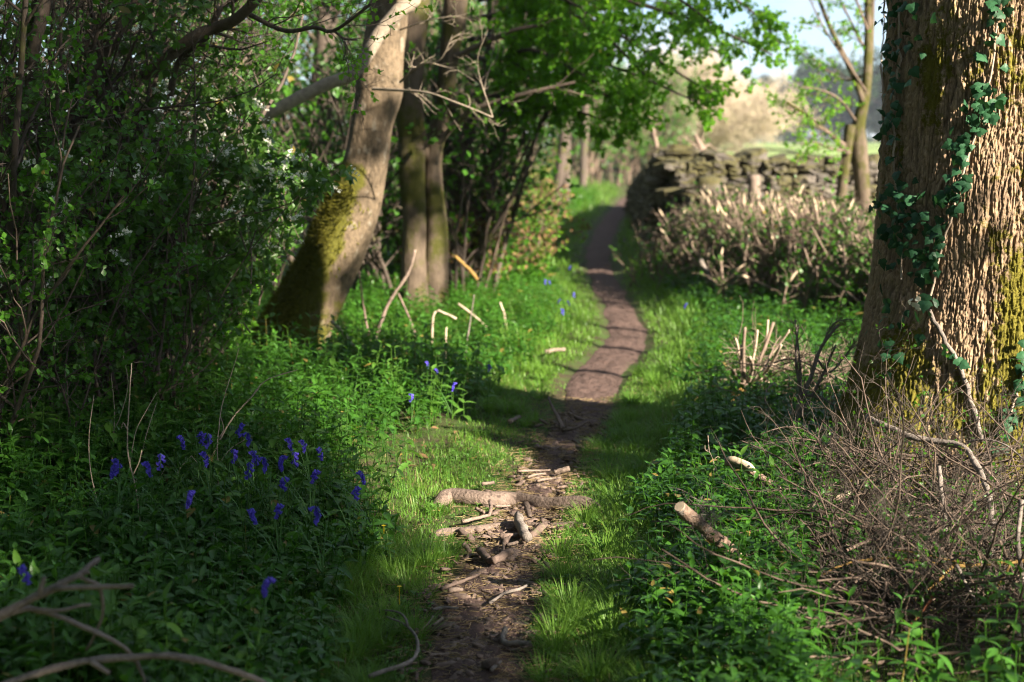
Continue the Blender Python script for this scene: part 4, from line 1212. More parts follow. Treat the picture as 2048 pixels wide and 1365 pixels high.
s, d, r_, L = kids(P1, R1, 10, .2, 1, (.4, 1.1), (.9, 2.0)); P2, R2 = grow(s, d, L, r_ * .6, 7, .15)
ok = lambda P: (P[:, :, 2] > 3.6 + .1 * np.maximum(P[:, :, 1] - 6, 0)).all(1) & (P[:, :, 0] < 1.6).all(1)
P2, R2 = P2[ok(P2)], R2[ok(P2)]
s, d, r_, L = kids(P2, R2, 6, .15, 1, (.4, 1.1), (.3, .7)); P3, R3 = grow(s, d, L, r_ * .6, 5, .2); P3, R3 = P3[ok(P3)], R3[ok(P3)]
k1 = ok(P1) | (P1[:, -1, 0] < 1.6)
v, f = join([tubes(P1[k1], R1[k1], 7), tubes(P2, R2, 5), tubes(P3, R3, 4)]); mk('limbs', v, f, M['bark_dark'], cn)
v, f = leaves_on(P3, 46, (.09, .14), LEAF_FAR, spread=.2); mk('crown', v, f, M['shade_leaf'], cn)
c2 = empty('added_canopy_tree', (1.5, -6.5, 0), 'unseen tall tree added behind the camera, its high crown shutting out sky light', 'tree')  # second added canopy, higher up, kept clear of the sun rays
P0 = smooth_line(np.array([(1.5, -6.5, -.1), (1.5, -6.4, 3), (1.6, -6, 6), (1.6, -5.5, 8.2)]), 30)
mk('trunk', *bumpy(P0, np.linspace(.38, .16, 30), 24, .1, 5, (.3, .5, 4)), M['bark_dark'], c2)
a = np.arange(20) * 2.4
P1, R1 = grow(P0[rng.integers(24, 30, 20)], np.stack([np.cos(a), np.sin(a) + .35, .12 + 0 * a], 1), rng.uniform(4, 9, 20), .09, 12, .08, (0, 0, .0), .25)
s, d, r_, L = kids(P1, R1, 12, .15, 1, (.4, 1.1), (1.0, 2.4)); P2, R2 = grow(s, d, L, r_ * .6, 7, .15)
ok2 = lambda P: (P[:, :, 2] > 7.0).all(1) & (P[:, :, 0] < 6.5).all(1)
P2, R2 = P2[ok2(P2)], R2[ok2(P2)]
s, d, r_, L = kids(P2, R2, 6, .15, 1, (.4, 1.1), (.4, .9)); P3, R3 = grow(s, d, L, r_ * .6, 5, .2); P3, R3 = P3[ok2(P3)], R3[ok2(P3)]
v, f = join([tubes(P1, R1, 7), tubes(P2, R2, 5), tubes(P3, R3, 4)]); mk('limbs', v, f, M['bark_dark'], c2)
v, f = leaves_on(P3, 30, (.10, .15), LEAF_FAR, spread=.2); mk('crown', v, f, M['shade_leaf'], c2)
# unseen leaf masses added round the camera to block low sky light
wx = []; m = 15000
wx.append(np.stack([rng.uniform(-11, 5.5, m), rng.uniform(-9, -5.5, m), rng.uniform(0, 8.5, m)], 1))
wx.append(np.stack([rng.uniform(-12, -7, m), rng.uniform(-8, 16, m), rng.uniform(0, 9, m)], 1))
wx.append(np.stack([rng.uniform(8.5, 11, m), rng.uniform(-9, 9, m), rng.uniform(0, 3.2, m)], 1))
wx.append(np.stack([rng.uniform(4.5, 9, m // 2), rng.uniform(-9.5, -6.5, m // 2), rng.uniform(0, 3.0, m // 2)], 1))
wx = np.concatenate(wx); wx = wx[fbm(wx[:, 0] * .9 + wx[:, 1] * .7, wx[:, 2] * .9 + wx[:, 1] * .4, 29, 3) > .36]
v, f = scatter(LEAF_FAR[0], LEAF_FAR[1], wx, frames(rand_dirs(len(wx)), rand_dirs(len(wx), .4)), rng.uniform(.22, .42, len(wx)))
tag(mk('unseen_leaf_screen', v, f, M['far_leaf']), 'unseen leaf masses added round the camera to block sky light', kind='stuff')
# slim leafless trees right of the frame whose stems bar the path with shadow
for i, (py, lab) in enumerate([(735, 'slim bare tree outside the frame, closest of the row'), (690, 'slim bare tree outside the frame, just beyond the closest'), (650, 'slim bare tree outside the frame, farther along the row'), (600, 'slim bare tree outside the frame, farthest of the row')]):
    g = G(1200, py); t_ = 9.0 + i * .6
    c = up_sun(g, t_); b = np.array([c[0] + rng.normal() * .2, c[1] + rng.normal() * .1, 0])
    e = empty('pole_tree', b, lab, 'tree', 'slim trees outside the frame')
    P0 = smooth_line(np.array([b, b + [rng.normal() * .1, rng.normal() * .1, 2.5], b + [rng.normal() * .3, rng.normal() * .3, 5], b + [0, 0, 7.5]]), 24)
    mk('trunk', *bumpy(P0, np.linspace(.075, .03, 24), 12, .1, i), M['bark_dark'], e)
    s, d, r_, L = kids(P0[None], np.full((1, 24), .03), 16, .3, 1, (.5, 1.2), (.5, 1.3)); P2, R2 = grow(s, d, L, r_ * .6, 7, .16)
    s, d, r_, L = kids(P2, R2, 4, .2, 1, (.5, 1.2), (.2, .5)); P3, R3 = grow(s, d, L, r_ * .6, 5, .2)
    v, f = join([tubes(P2, R2, 5), tubes(P3, R3, 4)]); mk('branches', v, f, M['bark_dark'], e)

# ------------------------------------------------------------------ ground plants
def free(x, y):
    """not inside a trunk"""
    k = (np.hypot(x - TC[0], y - TC[1]) > .66)
    lb_ = at(575, 745, 9.95)
    k &= np.hypot(x - lb_[0] - .05, (y - lb_[1] + .35) * .7) > .42
    return k


def in_view(x, y, m=.35):
    return (np.abs(x) < y * .375 + m + .5)


def herbs(name, label, n, yr, dens, mat, size, hh, tiers=4, far=False):
    n = int(n * 1.35)
    y = rng.uniform(yr[0] ** .5, yr[1] ** .5, n * 6) ** 2
    x = rng.uniform(-1, 1, n * 6) * (y * .40 + 1.2)
    k = free(x, y) & (rng.random(len(x)) < dens(x, y))
    x = x[k][:n]; y = y[k][:n]; n = len(x)
    z = hgt(x, y)
    d_ = np.abs(x - pathx(y)) - pathw(y)
    H = rng.uniform(hh[0], hh[1], n) * (0.45 + .55 * ss(.1, .7, d_)) * (.75 + .5 * fbm(x * 2.2, y * 2.2, 77, 3))
    ln = rng.normal(0, .16, (n, 2)) * H[:, None]
    base = np.stack([x, y, z], 1); tip = base + np.column_stack([ln, H])
    pp = []; Y = []; Zh = []; sc = []
    az0 = rng.uniform(0, 2 * pi, n)
    for t in range(tiers):
        u = 1 - t * .19
        c = base * (1 - u) + tip * u
        for s_ in (0, pi):
            a = az0 + t * pi / 2 + s_ + rng.normal(0, .25, n)
            e_ = np.where(t == 0, .75, .32 - .12 * t) + rng.normal(0, .22, n)
            Y.append(np.stack([np.cos(a) * np.cos(e_), np.sin(a) * np.cos(e_), np.sin(e_)], 1))
            Zh.append(np.tile([0, 0, 1.], (n, 1)) + rng.normal(0, .22, (n, 3)))
            pp.append(c); sc.append(rng.uniform(size[0], size[1], n) * (.62 if t == 0 else 1.0 if t < 3 else .85))
    pp = np.concatenate(pp); sc = np.concatenate(sc)
    T = LEAF_FAR if far else LEAF_MERC
    vl, fl = scatter(T[0] * (np.array([.8, 1, 1]) if far else 1), T[1], pp, frames(np.concatenate(Y), np.concatenate(Zh)), sc)
    parts = [(vl, fl)]
    if not far:
        mid = (base + tip) / 2 + np.column_stack([ln * .15, np.zeros(n)])
        parts.append(tubes(np.stack([base, mid, tip], 1), np.tile([.0022, .002, .0014], (n, 1)), 4))
    v, f = join(parts)
    return tag(mk(name, v, f, mat), label, kind='stuff')


def d_near(x, y):
    d = x - pathx(y); w = pathw(y)
    edge = np.where(d < 0, .24 + .32 * ss(5, 6.2, y) * (1 - ss(7.6, 9, y)), .26 + .12 * ss(5.6, 6.6, y)) * (.7 + .6 * fbm(x * 2, y * 2, 81, 3))
    k = ss(0, .18, np.abs(d) - w - edge)
    right_brush = ss(.195, .245, x / y + .03 * (fbm(x * 4, y * 4, 85, 2) - .5)) * (1 - ss(5.7, 6.1, y))
    hole = 1 - .85 * ss(.60, .68, fbm(x * 1.9 + 7, y * 1.9, 83, 3))
    return k * (1 - .88 * right_brush) * hole * np.where(d < 0, 1, .95)


herbs('mercury_herb', 'dense whorled green herb carpeting both sides of the path', 5600, (3.2, 8.6), d_near, M['mercury'], (.04, .072), (.13, .26))
herbs('mercury_herb', 'green herb carpet continuing beside the middle of the path', 3600, (8.6, 14), lambda x, y: ss(.25, .5, np.abs(x - pathx(y)) - pathw(y)) * (x < 2.9), M['mercury'], (.045, .075), (.12, .26))
herbs('mercury_herb', 'blurred green herb cover along the far path', 5200, (14, 40), lambda x, y: ss(.3, .6, np.abs(x - pathx(y)) - pathw(y)) * (np.abs(x - pathx(y)) < 2.4), M['haw'], (.07, .13), (.10, .3), 3, True)


def grass(name, label, n, yr, dens, L, Wd, mat, lean_=.45):
    y = rng.uniform(yr[0] ** .5, yr[1] ** .5, n * 8) ** 2
    x = pathx(y) + rng.uniform(-1.9, 1.6, n * 8) * (1 + .06 * np.maximum(y - 9, 0))
    k = free(x, y) & (rng.random(len(x)) < dens(x, y)) & in_view(x, y)
    x = x[k][:n]; y = y[k][:n]; n = len(x)
    d = np.abs(x - pathx(y)) - pathw(y)
    tuft = fbm(x * 4.5, y * 4.5, 87, 3)
    short = 1 - .5 * (x < pathx(y)) * ss(5.0, 5.6, y) * (1 - ss(8.0, 9.5, y)) if yr[0] < 5 else 1
    ln = short * rng.uniform(L[0], L[1], n) * (.26 + .74 * ss(.0, .42, d)) * (.3 + 1.35 * tuft)
    a = rng.uniform(0, 2 * pi, n)
    sd_ = np.sign(pathx(y) - x)
    hx = np.cos(a) * .7 + .35 * sd_ ; hy = np.sin(a) * .7 - .15
    lean2 = rng.uniform(.1, lean_ + .2, n) + (rng.random(n) < .3) * rng.uniform(.3, 1.6, n)
    Y = norm(np.stack([hx * lean2, hy * lean2, np.ones(n)], 1)); Zh = np.stack([hx, hy, np.zeros(n) + 1e-3], 1)
    v, f = scatter(BLADE[0], BLADE[1], np.stack([x, y, hgt(x, y) - .004], 1), frames(Y, Zh), np.stack([rng.uniform(Wd[0], Wd[1], n), ln, ln * rng.uniform(.2, 1.1, n)], 1))
    return tag(mk(name, v, f, mat), label, kind='stuff')


def dg(x, y):
    d = np.abs(x - pathx(y)) - pathw(y)
    patch = ss(.44, .56, fbm(x * 3.4, y * 3.4, 89, 4) + .10 * ss(5.2, 5.9, y) * (1 - ss(7.2, 8.2, y)) - .2 * (1 - ss(4.8, 5.3, y)))
    on = np.where(d < 0, patch * np.where((y > 5.0) & (y < 8.6), .9, .25) * ss(-.22, .0, d + .06 * ss(5.3, 6, y) * (1 - ss(7, 8, y))), 1.0)
    return on * (1 - .88 * ss(.2, .6, d))


grass('grass', 'bright green grass fringing the path', 90000, (3.2, 9.0), dg, (.03, .105), (.0014, .0048), M['grass'])
grass('grass', 'soft grass along the sunlit middle of the path', 26000, (9.0, 16), lambda x, y: ss(-.02, .06, np.abs(x - pathx(y)) - pathw(y)) * (1 - .6 * ss(.5, 1.2, np.abs(x - pathx(y)) - pathw(y))), (.06, .18), (.005, .008), M['grass'])
grass('grass', 'blurred bright grass on the far verges', 26000, (16, 52), lambda x, y: ss(-.02, .1, np.abs(x - pathx(y)) - pathw(y)), (.1, .3), (.012, .024), M['grass'])

herbs('low_weeds', 'small round leaved weeds growing in the turf beside the path', 2600, (3.2, 9.5), lambda x, y: ss(-.02, .06, np.abs(x - pathx(y)) - pathw(y)) * (1 - ss(.35, .7, np.abs(x - pathx(y)) - pathw(y))) * ss(.42, .56, fbm(x * 3, y * 3, 97, 3)), M['weed'], (.014, .03), (.03, .09), 2)
herbs('nettle', 'taller light green nettles scattered through the herb carpet', 420, (3.4, 10), lambda x, y: (x < .19 * y) * ss(.3, .6, np.abs(x - pathx(y)) - pathw(y)) * ss(.5, .6, fbm(x * 1.2, y * 1.2, 99, 3)), M['weed'], (.05, .085), (.24, .36), 4)
# tussocks leaning over the path edges
tv_ = []
for k in range(150):
    ty = rng.uniform(3.4 ** .5, 9.5 ** .5) ** 2; sd = 1 if rng.random() < .6 else -1
    tx = float(pathx(ty)) + sd * (float(pathw(ty)) + rng.uniform(.03, .42))
    if sd < 0 and 5.2 < ty < 7.6 and rng.random() < .7: continue
    m = int(rng.integers(60, 150)); R_ = rng.uniform(.06, .15)
    a = rng.uniform(0, 2 * pi, m); q = rng.random(m) ** .5 * .035
    bx_ = tx + np.cos(a) * q; by_ = ty + np.sin(a) * q
    l_ = R_ * rng.uniform(.5, 1.15, m); le = rng.uniform(.15, 1.1, m)
    hx = np.cos(a); hy = np.sin(a)
    tv_.append(scatter(BLADE[0], BLADE[1], np.stack([bx_, by_, hgt(bx_, by_) - .004], 1), frames(np.stack([hx * le, hy * le, np.ones(m)], 1), np.stack([hx, hy, np.full(m, -.15)], 1)), np.stack([rng.uniform(.002, .004, m), l_, l_ * rng.uniform(.2, .8, m)], 1)))
v, f = join(tv_)
tag(mk('grass_tussocks', v, f, M['grass']), 'tufts of longer grass leaning over the edges of the path', kind='stuff')
grass('dry_grass', 'yellowed dry grass mixed into the worn turf beside the path', 9000, (3.2, 9.0), dg, (.03, .10), (.0016, .003), M['grass_dry'], .9)
# straw, bark chips and crumbs trodden into the path
n = 5200
y = rng.uniform(3.3 ** .5, 8.5 ** .5, n) ** 2; x = pathx(y) + rng.normal(0, .7, n) * (pathw(y) + .04)
a = rng.uniform(0, 2 * pi, n); ln = rng.uniform(.015, .06, n)
p0 = np.stack([x, y, hgt(x, y) + .022], 1); dv = np.stack([np.cos(a), np.sin(a) * .8, rng.normal(0, .07, n)], 1) * ln[:, None]
md = p0 + dv * .5 + np.column_stack([rng.normal(0, .15, (n, 2)) * ln[:, None], np.zeros(n)])
v, f = tubes(np.stack([p0, md, p0 + dv], 1), np.repeat(rng.uniform(.0007, .0014, n)[:, None], 3, 1), 3)
tag(mk('dry_straw', v, f, M['grass_dry']), 'thin dry straw and rootlets trodden into the soil of the path', kind='stuff')
n = 2600
y = rng.uniform(3.4 ** .5, 8 ** .5, n) ** 2; x = pathx(y) + rng.normal(0, .55, n) * pathw(y)
a = rng.uniform(0, 2 * pi, n); b_ = rng.normal(0, .3, n)
fr = np.stack([np.stack([np.cos(a), np.sin(a), b_], 1), np.stack([-np.sin(a), np.cos(a), 0 * a], 1), np.stack([-b_ * np.cos(a), -b_ * np.sin(a), np.ones(n)], 1)], 1)
sz = rng.lognormal(0, .5, n)
v, f = stones(np.stack([x, y, hgt(x, y) + .016], 1), np.stack([.024 * sz, .008 * sz, .005 * sz], 1), fr, 77)
tag(mk('bark_litter', v, f, M['chip']), 'small bark chips and wood crumbs scattered over the path', kind='stuff')
# dead leaves under the hedge and the herbs
n = 2600
y = rng.uniform(4, 20, n); x = pathx(y) + np.where(rng.random(n) < .6, -1, 1) * rng.uniform(.5, 3.0, n)
v, f = scatter(LEAF_OVAL[0], LEAF_OVAL[1], np.stack([x, y, hgt(x, y) + .015], 1), frames(rand_dirs(n) * np.array([1, 1, .15]), np.array([0, 0, 1.]) + .4 * rand_dirs(n)), rng.uniform(.03, .07, n))
tag(mk('leaf_litter', v, f, M['dead_leaf']), 'brown fallen leaves under the hedge and the herbs', kind='stuff')

# ------------------------------------------------------------------ sticks
NS = [0]


def stickobj(name, pts, r0, r1, mat, label, cat, group=None, forks=(), cut=None, sides=12, rough=.10, wob=.2, parts=(), buds=0):
    NS[0] += 1
    r = np.random.default_rng(500 + NS[0])
    pts = np.array(pts, float)
    Ln = np.linalg.norm(np.diff(pts, axis=0), axis=1).sum()
    n = int(np.clip(Ln / .02, 8, 70))
    P = smooth_line(pts, n); P[1:-1] += np.cumsum(r.standard_normal((n - 2, 3)), 0) * r0 * .06 + r.standard_normal((n - 2, 3)) * r0 * wob * .4
    R = np.linspace(r0, r1, n) * (1 + .08 * np.sin(np.arange(n) * .9 + NS[0]))
    prs = [tubes(P[None], R[None], sides, True, rough, NS[0])]
    for fk in forks:
        fp = np.array(fk[0], float); m = max(8, int(np.linalg.norm(np.diff(fp, axis=0), axis=1).sum() / .02))
        Q = smooth_line(fp, m); Q[1:] += np.cumsum(r.standard_normal((m - 1, 3)), 0) * fk[1] * .05
        prs.append(tubes(Q[None], np.linspace(fk[1], fk[2], m)[None], max(5, sides - 2), True, rough, NS[0] + 3))
    v, f = join(prs)
    o = mk(name, v, f, mat, origin=P[np.argmin(P[:, 2])])
    tag(o, label, cat, group)
    if cut:
        ends = [(P[0], norm(P[0] - P[1]), R[0])] if 's' in cut else []
        if 'e' in cut: ends.append((P[-1], norm(P[-1] - P[-2]), R[-1]))
        q = [tubes(np.array([[e_ - d_ * .004, e_ + d_ * .003]]), np.array([[rr * .93, rr * .88]]), sides, True) for e_, d_, rr in ends]
        v, f = join(q); mk('cut_face', v, f, M['cut'], o, smooth=False)
    return o


def gp(lst, lift, sag=None):
    """pixel polyline lying on the ground, lifted by its radius"""
    return [G(x, y, lift) + [0, 0, lift] for x, y in lst]


def ap(lst, Y, Y2=None):
    Y2 = Y if Y2 is None else Y2
    k = len(lst) - 1
    return [at(x, y, Y + (Y2 - Y) * i / max(k, 1)) for i, (x, y) in enumerate(lst)]


def rootobj(pts, r0, r1, label, forks=()):
    NS[0] += 1
    prs = []
    for q, a_, b_, m, sd in [(pts, r0, r1, 110, 3)] + [(fk[0], fk[1], fk[2], 30, 9) for fk in forks]:
        P = smooth_line(np.array(q), m); t = np.linspace(0, 1, m)
        R = (a_ + (b_ - a_) * t) * (1 + .28 * (fbm(t * 9, t * 0 + sd, 7, 3) - .5) * 2)
        if m > 50:
            P[:, 2] -= R * (.6 + 1.6 * (1 - ss(0, .12, t)) + 1.6 * ss(.86, 1, t)); R = R * (.35 + .65 * ss(0, .14, t)) * (1 - .6 * ss(.82, 1, t))
        prs.append(bumpy(P, R, 20, .16, sd + 2))
    v, f = join(prs)
    o = mk('tree_root', v, f, M['root'], origin=pts[0]); tag(o, label, 'root')
    return o


px_ = lambda w, Y: w / F * Y        # width in photo pixels -> metres
# roots across the path
o = rootobj(gp([(845, 1004), (880, 1000), (905, 994), (941, 997), (978, 1001), (1026, 1001), (1060, 1005), (1094, 1012), (1146, 1009), (1193, 1010), (1230, 1018)], .022), .042, .030, 'thick worn root crossing the sunny path like a step',
        forks=[(gp([(1050, 1004), (1055, 1022), (1060, 1042)], .01), .017, .008)])
rootobj(gp([(835, 1072), (880, 1066), (941, 1062), (985, 1056), (1033, 1050), (1094, 1056), (1142, 1052), (1215, 1052)], .010), .020, .017, 'thinner grey root crossing the path nearer the camera than the thick one')
# sticks and chunks on the path
PS = 'sticks lying on the path'
for pts, w0, w1, mt, lab, name, cut in [
    ([(1011, 1272), (1005, 1290), (1014, 1301), (1043, 1300), (1060, 1300)], 6.5, 5, 'stick_grey', 'bent grey elbow of wood on the right of the near path', 'stick', None),
    ([(882, 1190), (920, 1176), (957, 1161)], 4.5, 3, 'stick', 'long straight dark stick lying slantwise in the middle of the near path', 'stick', None),
    ([(897, 1193), (924, 1190)], 5, 4.5, 'stick_mid', 'short broken chunk beside the long slanting stick', 'wood_chunk', None),
    ([(866, 1231), (887, 1228), (917, 1229)], 3, 3, 'stick_grey', 'short grey stick lying level below the short broken chunk', 'stick', None),
    ([(928, 1221), (945, 1223), (962, 1221)], 3, 2.5, 'stick', 'small brown stick right of the level grey stick', 'stick', None),
    ([(979, 1219), (1010, 1198), (1038, 1191), (1053, 1183)], 3, 3, 'stick_grey', 'curved thin stick near the right edge of the near path', 'stick', None),
    ([(866, 1264), (885, 1250)], 3.2, 3, 'stick_mid', 'tiny pale stick slanting near the curved branch tip', 'stick', None),
    ([(842, 1272), (860, 1256), (866, 1245)], 2, 2, 'stick_mid', 'splayed pale splinter at the left edge of the near path', 'stick', None),
    ([(985, 1136), (1002, 1128), (1022, 1118)], 9, 8, 'chip', 'stout brown chunk below the roots on the path, right one of the stout pair', 'wood_chunk', None),
    ([(960, 1114), (970, 1124), (980, 1134)], 8, 7, 'chip', 'stout dark chunk on the path below the roots, left one of the stout pair', 'wood_chunk', None),
    ([(928, 1101), (940, 1115)], 5.5, 5, 'stick', 'small upright looking chunk on the grass edge below the roots', 'wood_chunk', None),
    ([(1000, 1083), (1036, 1081)], 6, 5, 'stick', 'level brown chunk touching the foot of the short log', 'wood_chunk', None),
    ([(1036, 1046), (1046, 1068), (1056, 1088)], 9, 9.5, 'stick_grey', 'short grey log lying end on across the thinner root', 'log', None),
    ([(1006, 1096), (1008, 1118)], 2.5, 2, 'stick', 'thin stick pointing down the path above the stout pair of chunks', 'stick', None),
    ([(1014, 1101), (1036, 1095)], 3.5, 3, 'stick_mid', 'pale small stick below the short log', 'stick', None),
    ([(983, 1354), (1002, 1336)], 4.5, 3, 'stick_grey', 'slanting stick at the bottom edge of the path', 'stick', None),
    ([(858, 1324), (898, 1320)], 3, 2.5, 'stick_mid', 'straight pale stick at the bottom left of the path', 'stick', None),
    ([(980, 1289), (998, 1281)], 4, 3, 'stick', 'small stick end left of the bent grey elbow', 'stick', None),
    ([(963, 1192), (983, 1199)], 2.5, 2, 'stick', 'thin dark stick in the middle of the near path', 'stick', None),
    ([(1108, 954), (1139, 947)], 5.5, 5, 'stick_mid', 'pale chunk of wood on the path beyond the thick root', 'wood_chunk', None),
    ([(1036, 951), (1070, 950), (1101, 949)], 2.6, 2, 'stick_mid', 'thin pale stick lying level beyond the thick root', 'stick', None),
    ([(1074, 971), (1100, 966), (1122, 964)], 3, 2, 'stick_mid', 'pale stick just behind the thick root on its right', 'stick', None),
    ([(1055, 964), (1070, 959), (1087, 957)], 2.2, 2, 'stick_mid', 'small curved stick between the two pale sticks beyond the thick root', 'stick', None),
    ([(964, 978), (988, 974)], 3.5, 3, 'stick_mid', 'short pale stick lying on top of the thick root', 'stick', None),
    ([(924, 1053), (950, 1048), (978, 1041)], 4, 3.2, 'stick_mid', 'pale stick in the hollow between the two roots', 'stick', None),
    ([(980, 1012), (982, 1025), (979, 1040)], 4, 3.5, 'stick', 'dark stub leaning from the thick root into the hollow', 'stick', None),
    ([(951, 1027), (968, 1036)], 4, 3, 'stick', 'dark stub left in the hollow between the roots', 'stick', None),
    ([(990, 1022), (1020, 1021)], 2.2, 2, 'stick_mid', 'thin pale twig in the hollow under the thick root', 'stick', None),
    ([(1092, 712), (1110, 708), (1130, 706)], 4.5, 3.5, 'stick_mid', 'pale stick on the sunny grass left of the middle path', 'stick', None),
    ([(1019, 852), (1030, 846), (1040, 842)], 4.5, 4, 'stick_mid', 'pale stub on the edge of the big shadow left of the path', 'stick', None)]:
    Y_ = G(*pts[0])[1]
    r_ = px_(w0, Y_)
    stickobj(name, gp(pts, max(.006, r_ * .7) + .014), r_, px_(w1, Y_), M[mt], lab, name.replace('_', ' '), PS if name == 'stick' else None, cut=cut)
g = gp([(1098, 838), (1112, 852), (1127, 869)], .02); Yq = g[-1][1]
stickobj('forked_stick', [g[-1] + [0, 0, .005], g[0] + [0, .1, .08]], .012, .006, M['stick'], 'dark forked stick standing up on the path in the big shadow', 'stick', forks=[([g[-1], at(1150, 857, Yq - .05), at(1178, 842, Yq)], .010, .005), ([g[-1], at(1133, 852, Yq), at(1131, 838, Yq)], .007, .004)])
# curved bare branch at the left edge of the near path
stickobj('fallen_branch', gp([(740, 1375), (766, 1364), (793, 1356), (820, 1343), (832, 1326), (834, 1307), (824, 1283), (806, 1267), (775, 1253)], .03), px_(5, 3.9), px_(2.2, 4.2), M['stick_grey'], 'curved grey branch lying along the left edge of the near path', 'branch',
         forks=[(gp([(815, 1274), (812, 1262), (803, 1250), (785, 1244), (766, 1243)], .035), px_(3, 4.1), px_(1.8, 4.1))])
# foreground branches, lower left, out of focus
stickobj('fallen_branch', ap([(-120, 1275), (0, 1230), (44, 1207), (113, 1174), (157, 1152), (172, 1135), (197, 1118)], 3.05, 3.2), px_(11, 3.1), px_(5.5, 3.2), M['stick_grey'], 'pale forked branch jutting in at the lower left corner, blurred', 'branch', sides=12,
         forks=[(ap([(108, 1177), (150, 1175), (191, 1174), (230, 1173), (268, 1171)], 3.1, 3.1), px_(6.5, 3.1), px_(5, 3.1)), (ap([(79, 1186), (85, 1168), (89, 1155)], 3.08), px_(6, 3.1), px_(4, 3.1)), (ap([(157, 1152), (170, 1147), (180, 1146)], 3.15), px_(5, 3.1), px_(3.5, 3.1)),
                (ap([(157, 1153), (185, 1165), (198, 1173), (206, 1210), (203, 1240), (192, 1264), (184, 1283), (174, 1300)], 3.15, 3.3), px_(4.5, 3.1), px_(3, 3.1))])
stickobj('fallen_branch', ap([(-120, 1290), (0, 1240), (48, 1221), (80, 1224), (120, 1236), (191, 1265), (239, 1292), (262, 1314), (276, 1335), (290, 1375)], 3.05, 3.3), px_(7, 3.1), px_(4, 3.2), M['stick_grey'], 'thin drooping branch below the forked one at the lower left, blurred', 'branch', sides=10,
         forks=[(ap([(62, 1219), (100, 1221), (130, 1221), (155, 1213), (182, 1210)], 3.1, 3.15), px_(5, 3.1), px_(3.5, 3.1))])
stickobj('fallen_branch', ap([(-80, 1400), (20, 1366), (103, 1340), (181, 1323), (273, 1314), (359, 1314), (444, 1335), (516, 1364), (600, 1410)], 3.0, 3.25), px_(8, 3), px_(6.5, 3.2), M['stick_grey'], 'long arching branch along the bottom left edge of the picture, blurred', 'branch', sides=12,
         forks=[(ap([(181, 1323), (205, 1338), (219, 1348)], 3.08), px_(6, 3), px_(5, 3))])
# pale thin dead stems standing among the bluebells
DS = 'dead stems standing among the bluebells'
for lst, lab, fk, w0 in [
    ([(210, 1045), (190, 985), (180, 930), (178, 870), (188, 790)], 'thin pale dead stem, leftmost of those above the bluebells, bowed to the left', [], 2.0),
    ([(224, 960), (224, 915), (229, 826), (222, 747)], 'thin straight dead stem just right of the leftmost one', [[(227, 860), (240, 835), (256, 770), (246, 710)]], 1.8),
    ([(294, 1130), (280, 1049), (270, 974), (254, 899), (258, 792), (263, 727)], 'tall pale dead stem reaching lowest into the herbs with a kink half way', [[(266, 950), (278, 925), (284, 900)], [(255, 860), (246, 845), (243, 857)]], 2.6),
    ([(248, 1000), (262, 915), (273, 860), (294, 819), (314, 785)], 'thin dead stem leaning right beside the tall kinked stem', [], 1.6),
    ([(270, 975), (287, 894), (301, 843), (314, 805)], 'second thin dead stem leaning right beside the tall kinked stem', [], 1.5),
    ([(430, 1055), (437, 950), (434, 899), (437, 860), (444, 809), (478, 696)], 'tall bleached dead stem rising from the bluebells toward the mossy trunk', [[(437, 930), (460, 900), (490, 880)], [(434, 880), (447, 860), (440, 830)]], 2.2),
    ([(415, 960), (424, 915), (461, 843), (506, 792), (533, 761), (595, 740)], 'arching pale dead stem bending over toward the foot of the leaning trunk', [], 3.0),
    ([(-10, 920), (0, 901), (17, 870), (38, 826), (68, 792), (79, 768)], 'forked grey dead stem at the far left edge above the herbs', [[(30, 846), (60, 830), (82, 790)], [(38, 826), (15, 806), (-5, 800)]], 3.0),
    ([(314, 1045), (342, 998), (355, 947), (370, 925), (383, 912)], 'curved dead stem left of the bluebell clump, bent over at its top', [[(383, 912), (398, 930), (413, 944), (425, 970)]], 1.6),
    ([(287, 1010), (308, 978), (332, 933)], 'short thin dead stem left of the curved one', [], 1.3),
    ([(465, 1195), (485, 1145), (458, 1111), (437, 1084), (425, 1062)], 'crooked dead stem low in the herbs below the bluebells', [], 1.8),
    ([(475, 1022), (492, 988), (513, 947)], 'short slanting dead stem inside the bluebell clump', [], 1.4)]:
    b = G(lst[0][0], lst[0][1] + 25)
    Y = b[1]
    pts = [b] + ap(lst, Y, Y + .15)
    stickobj('withered_plant', pts, px_(w0 * .75, Y), px_(w0 * .35, Y), M['stick_pale'], lab, 'withered plant', DS, sides=6,
             forks=[(ap(q, Y + .1), px_(w0 * .6, Y), px_(w0 * .3, Y)) for q in fk])
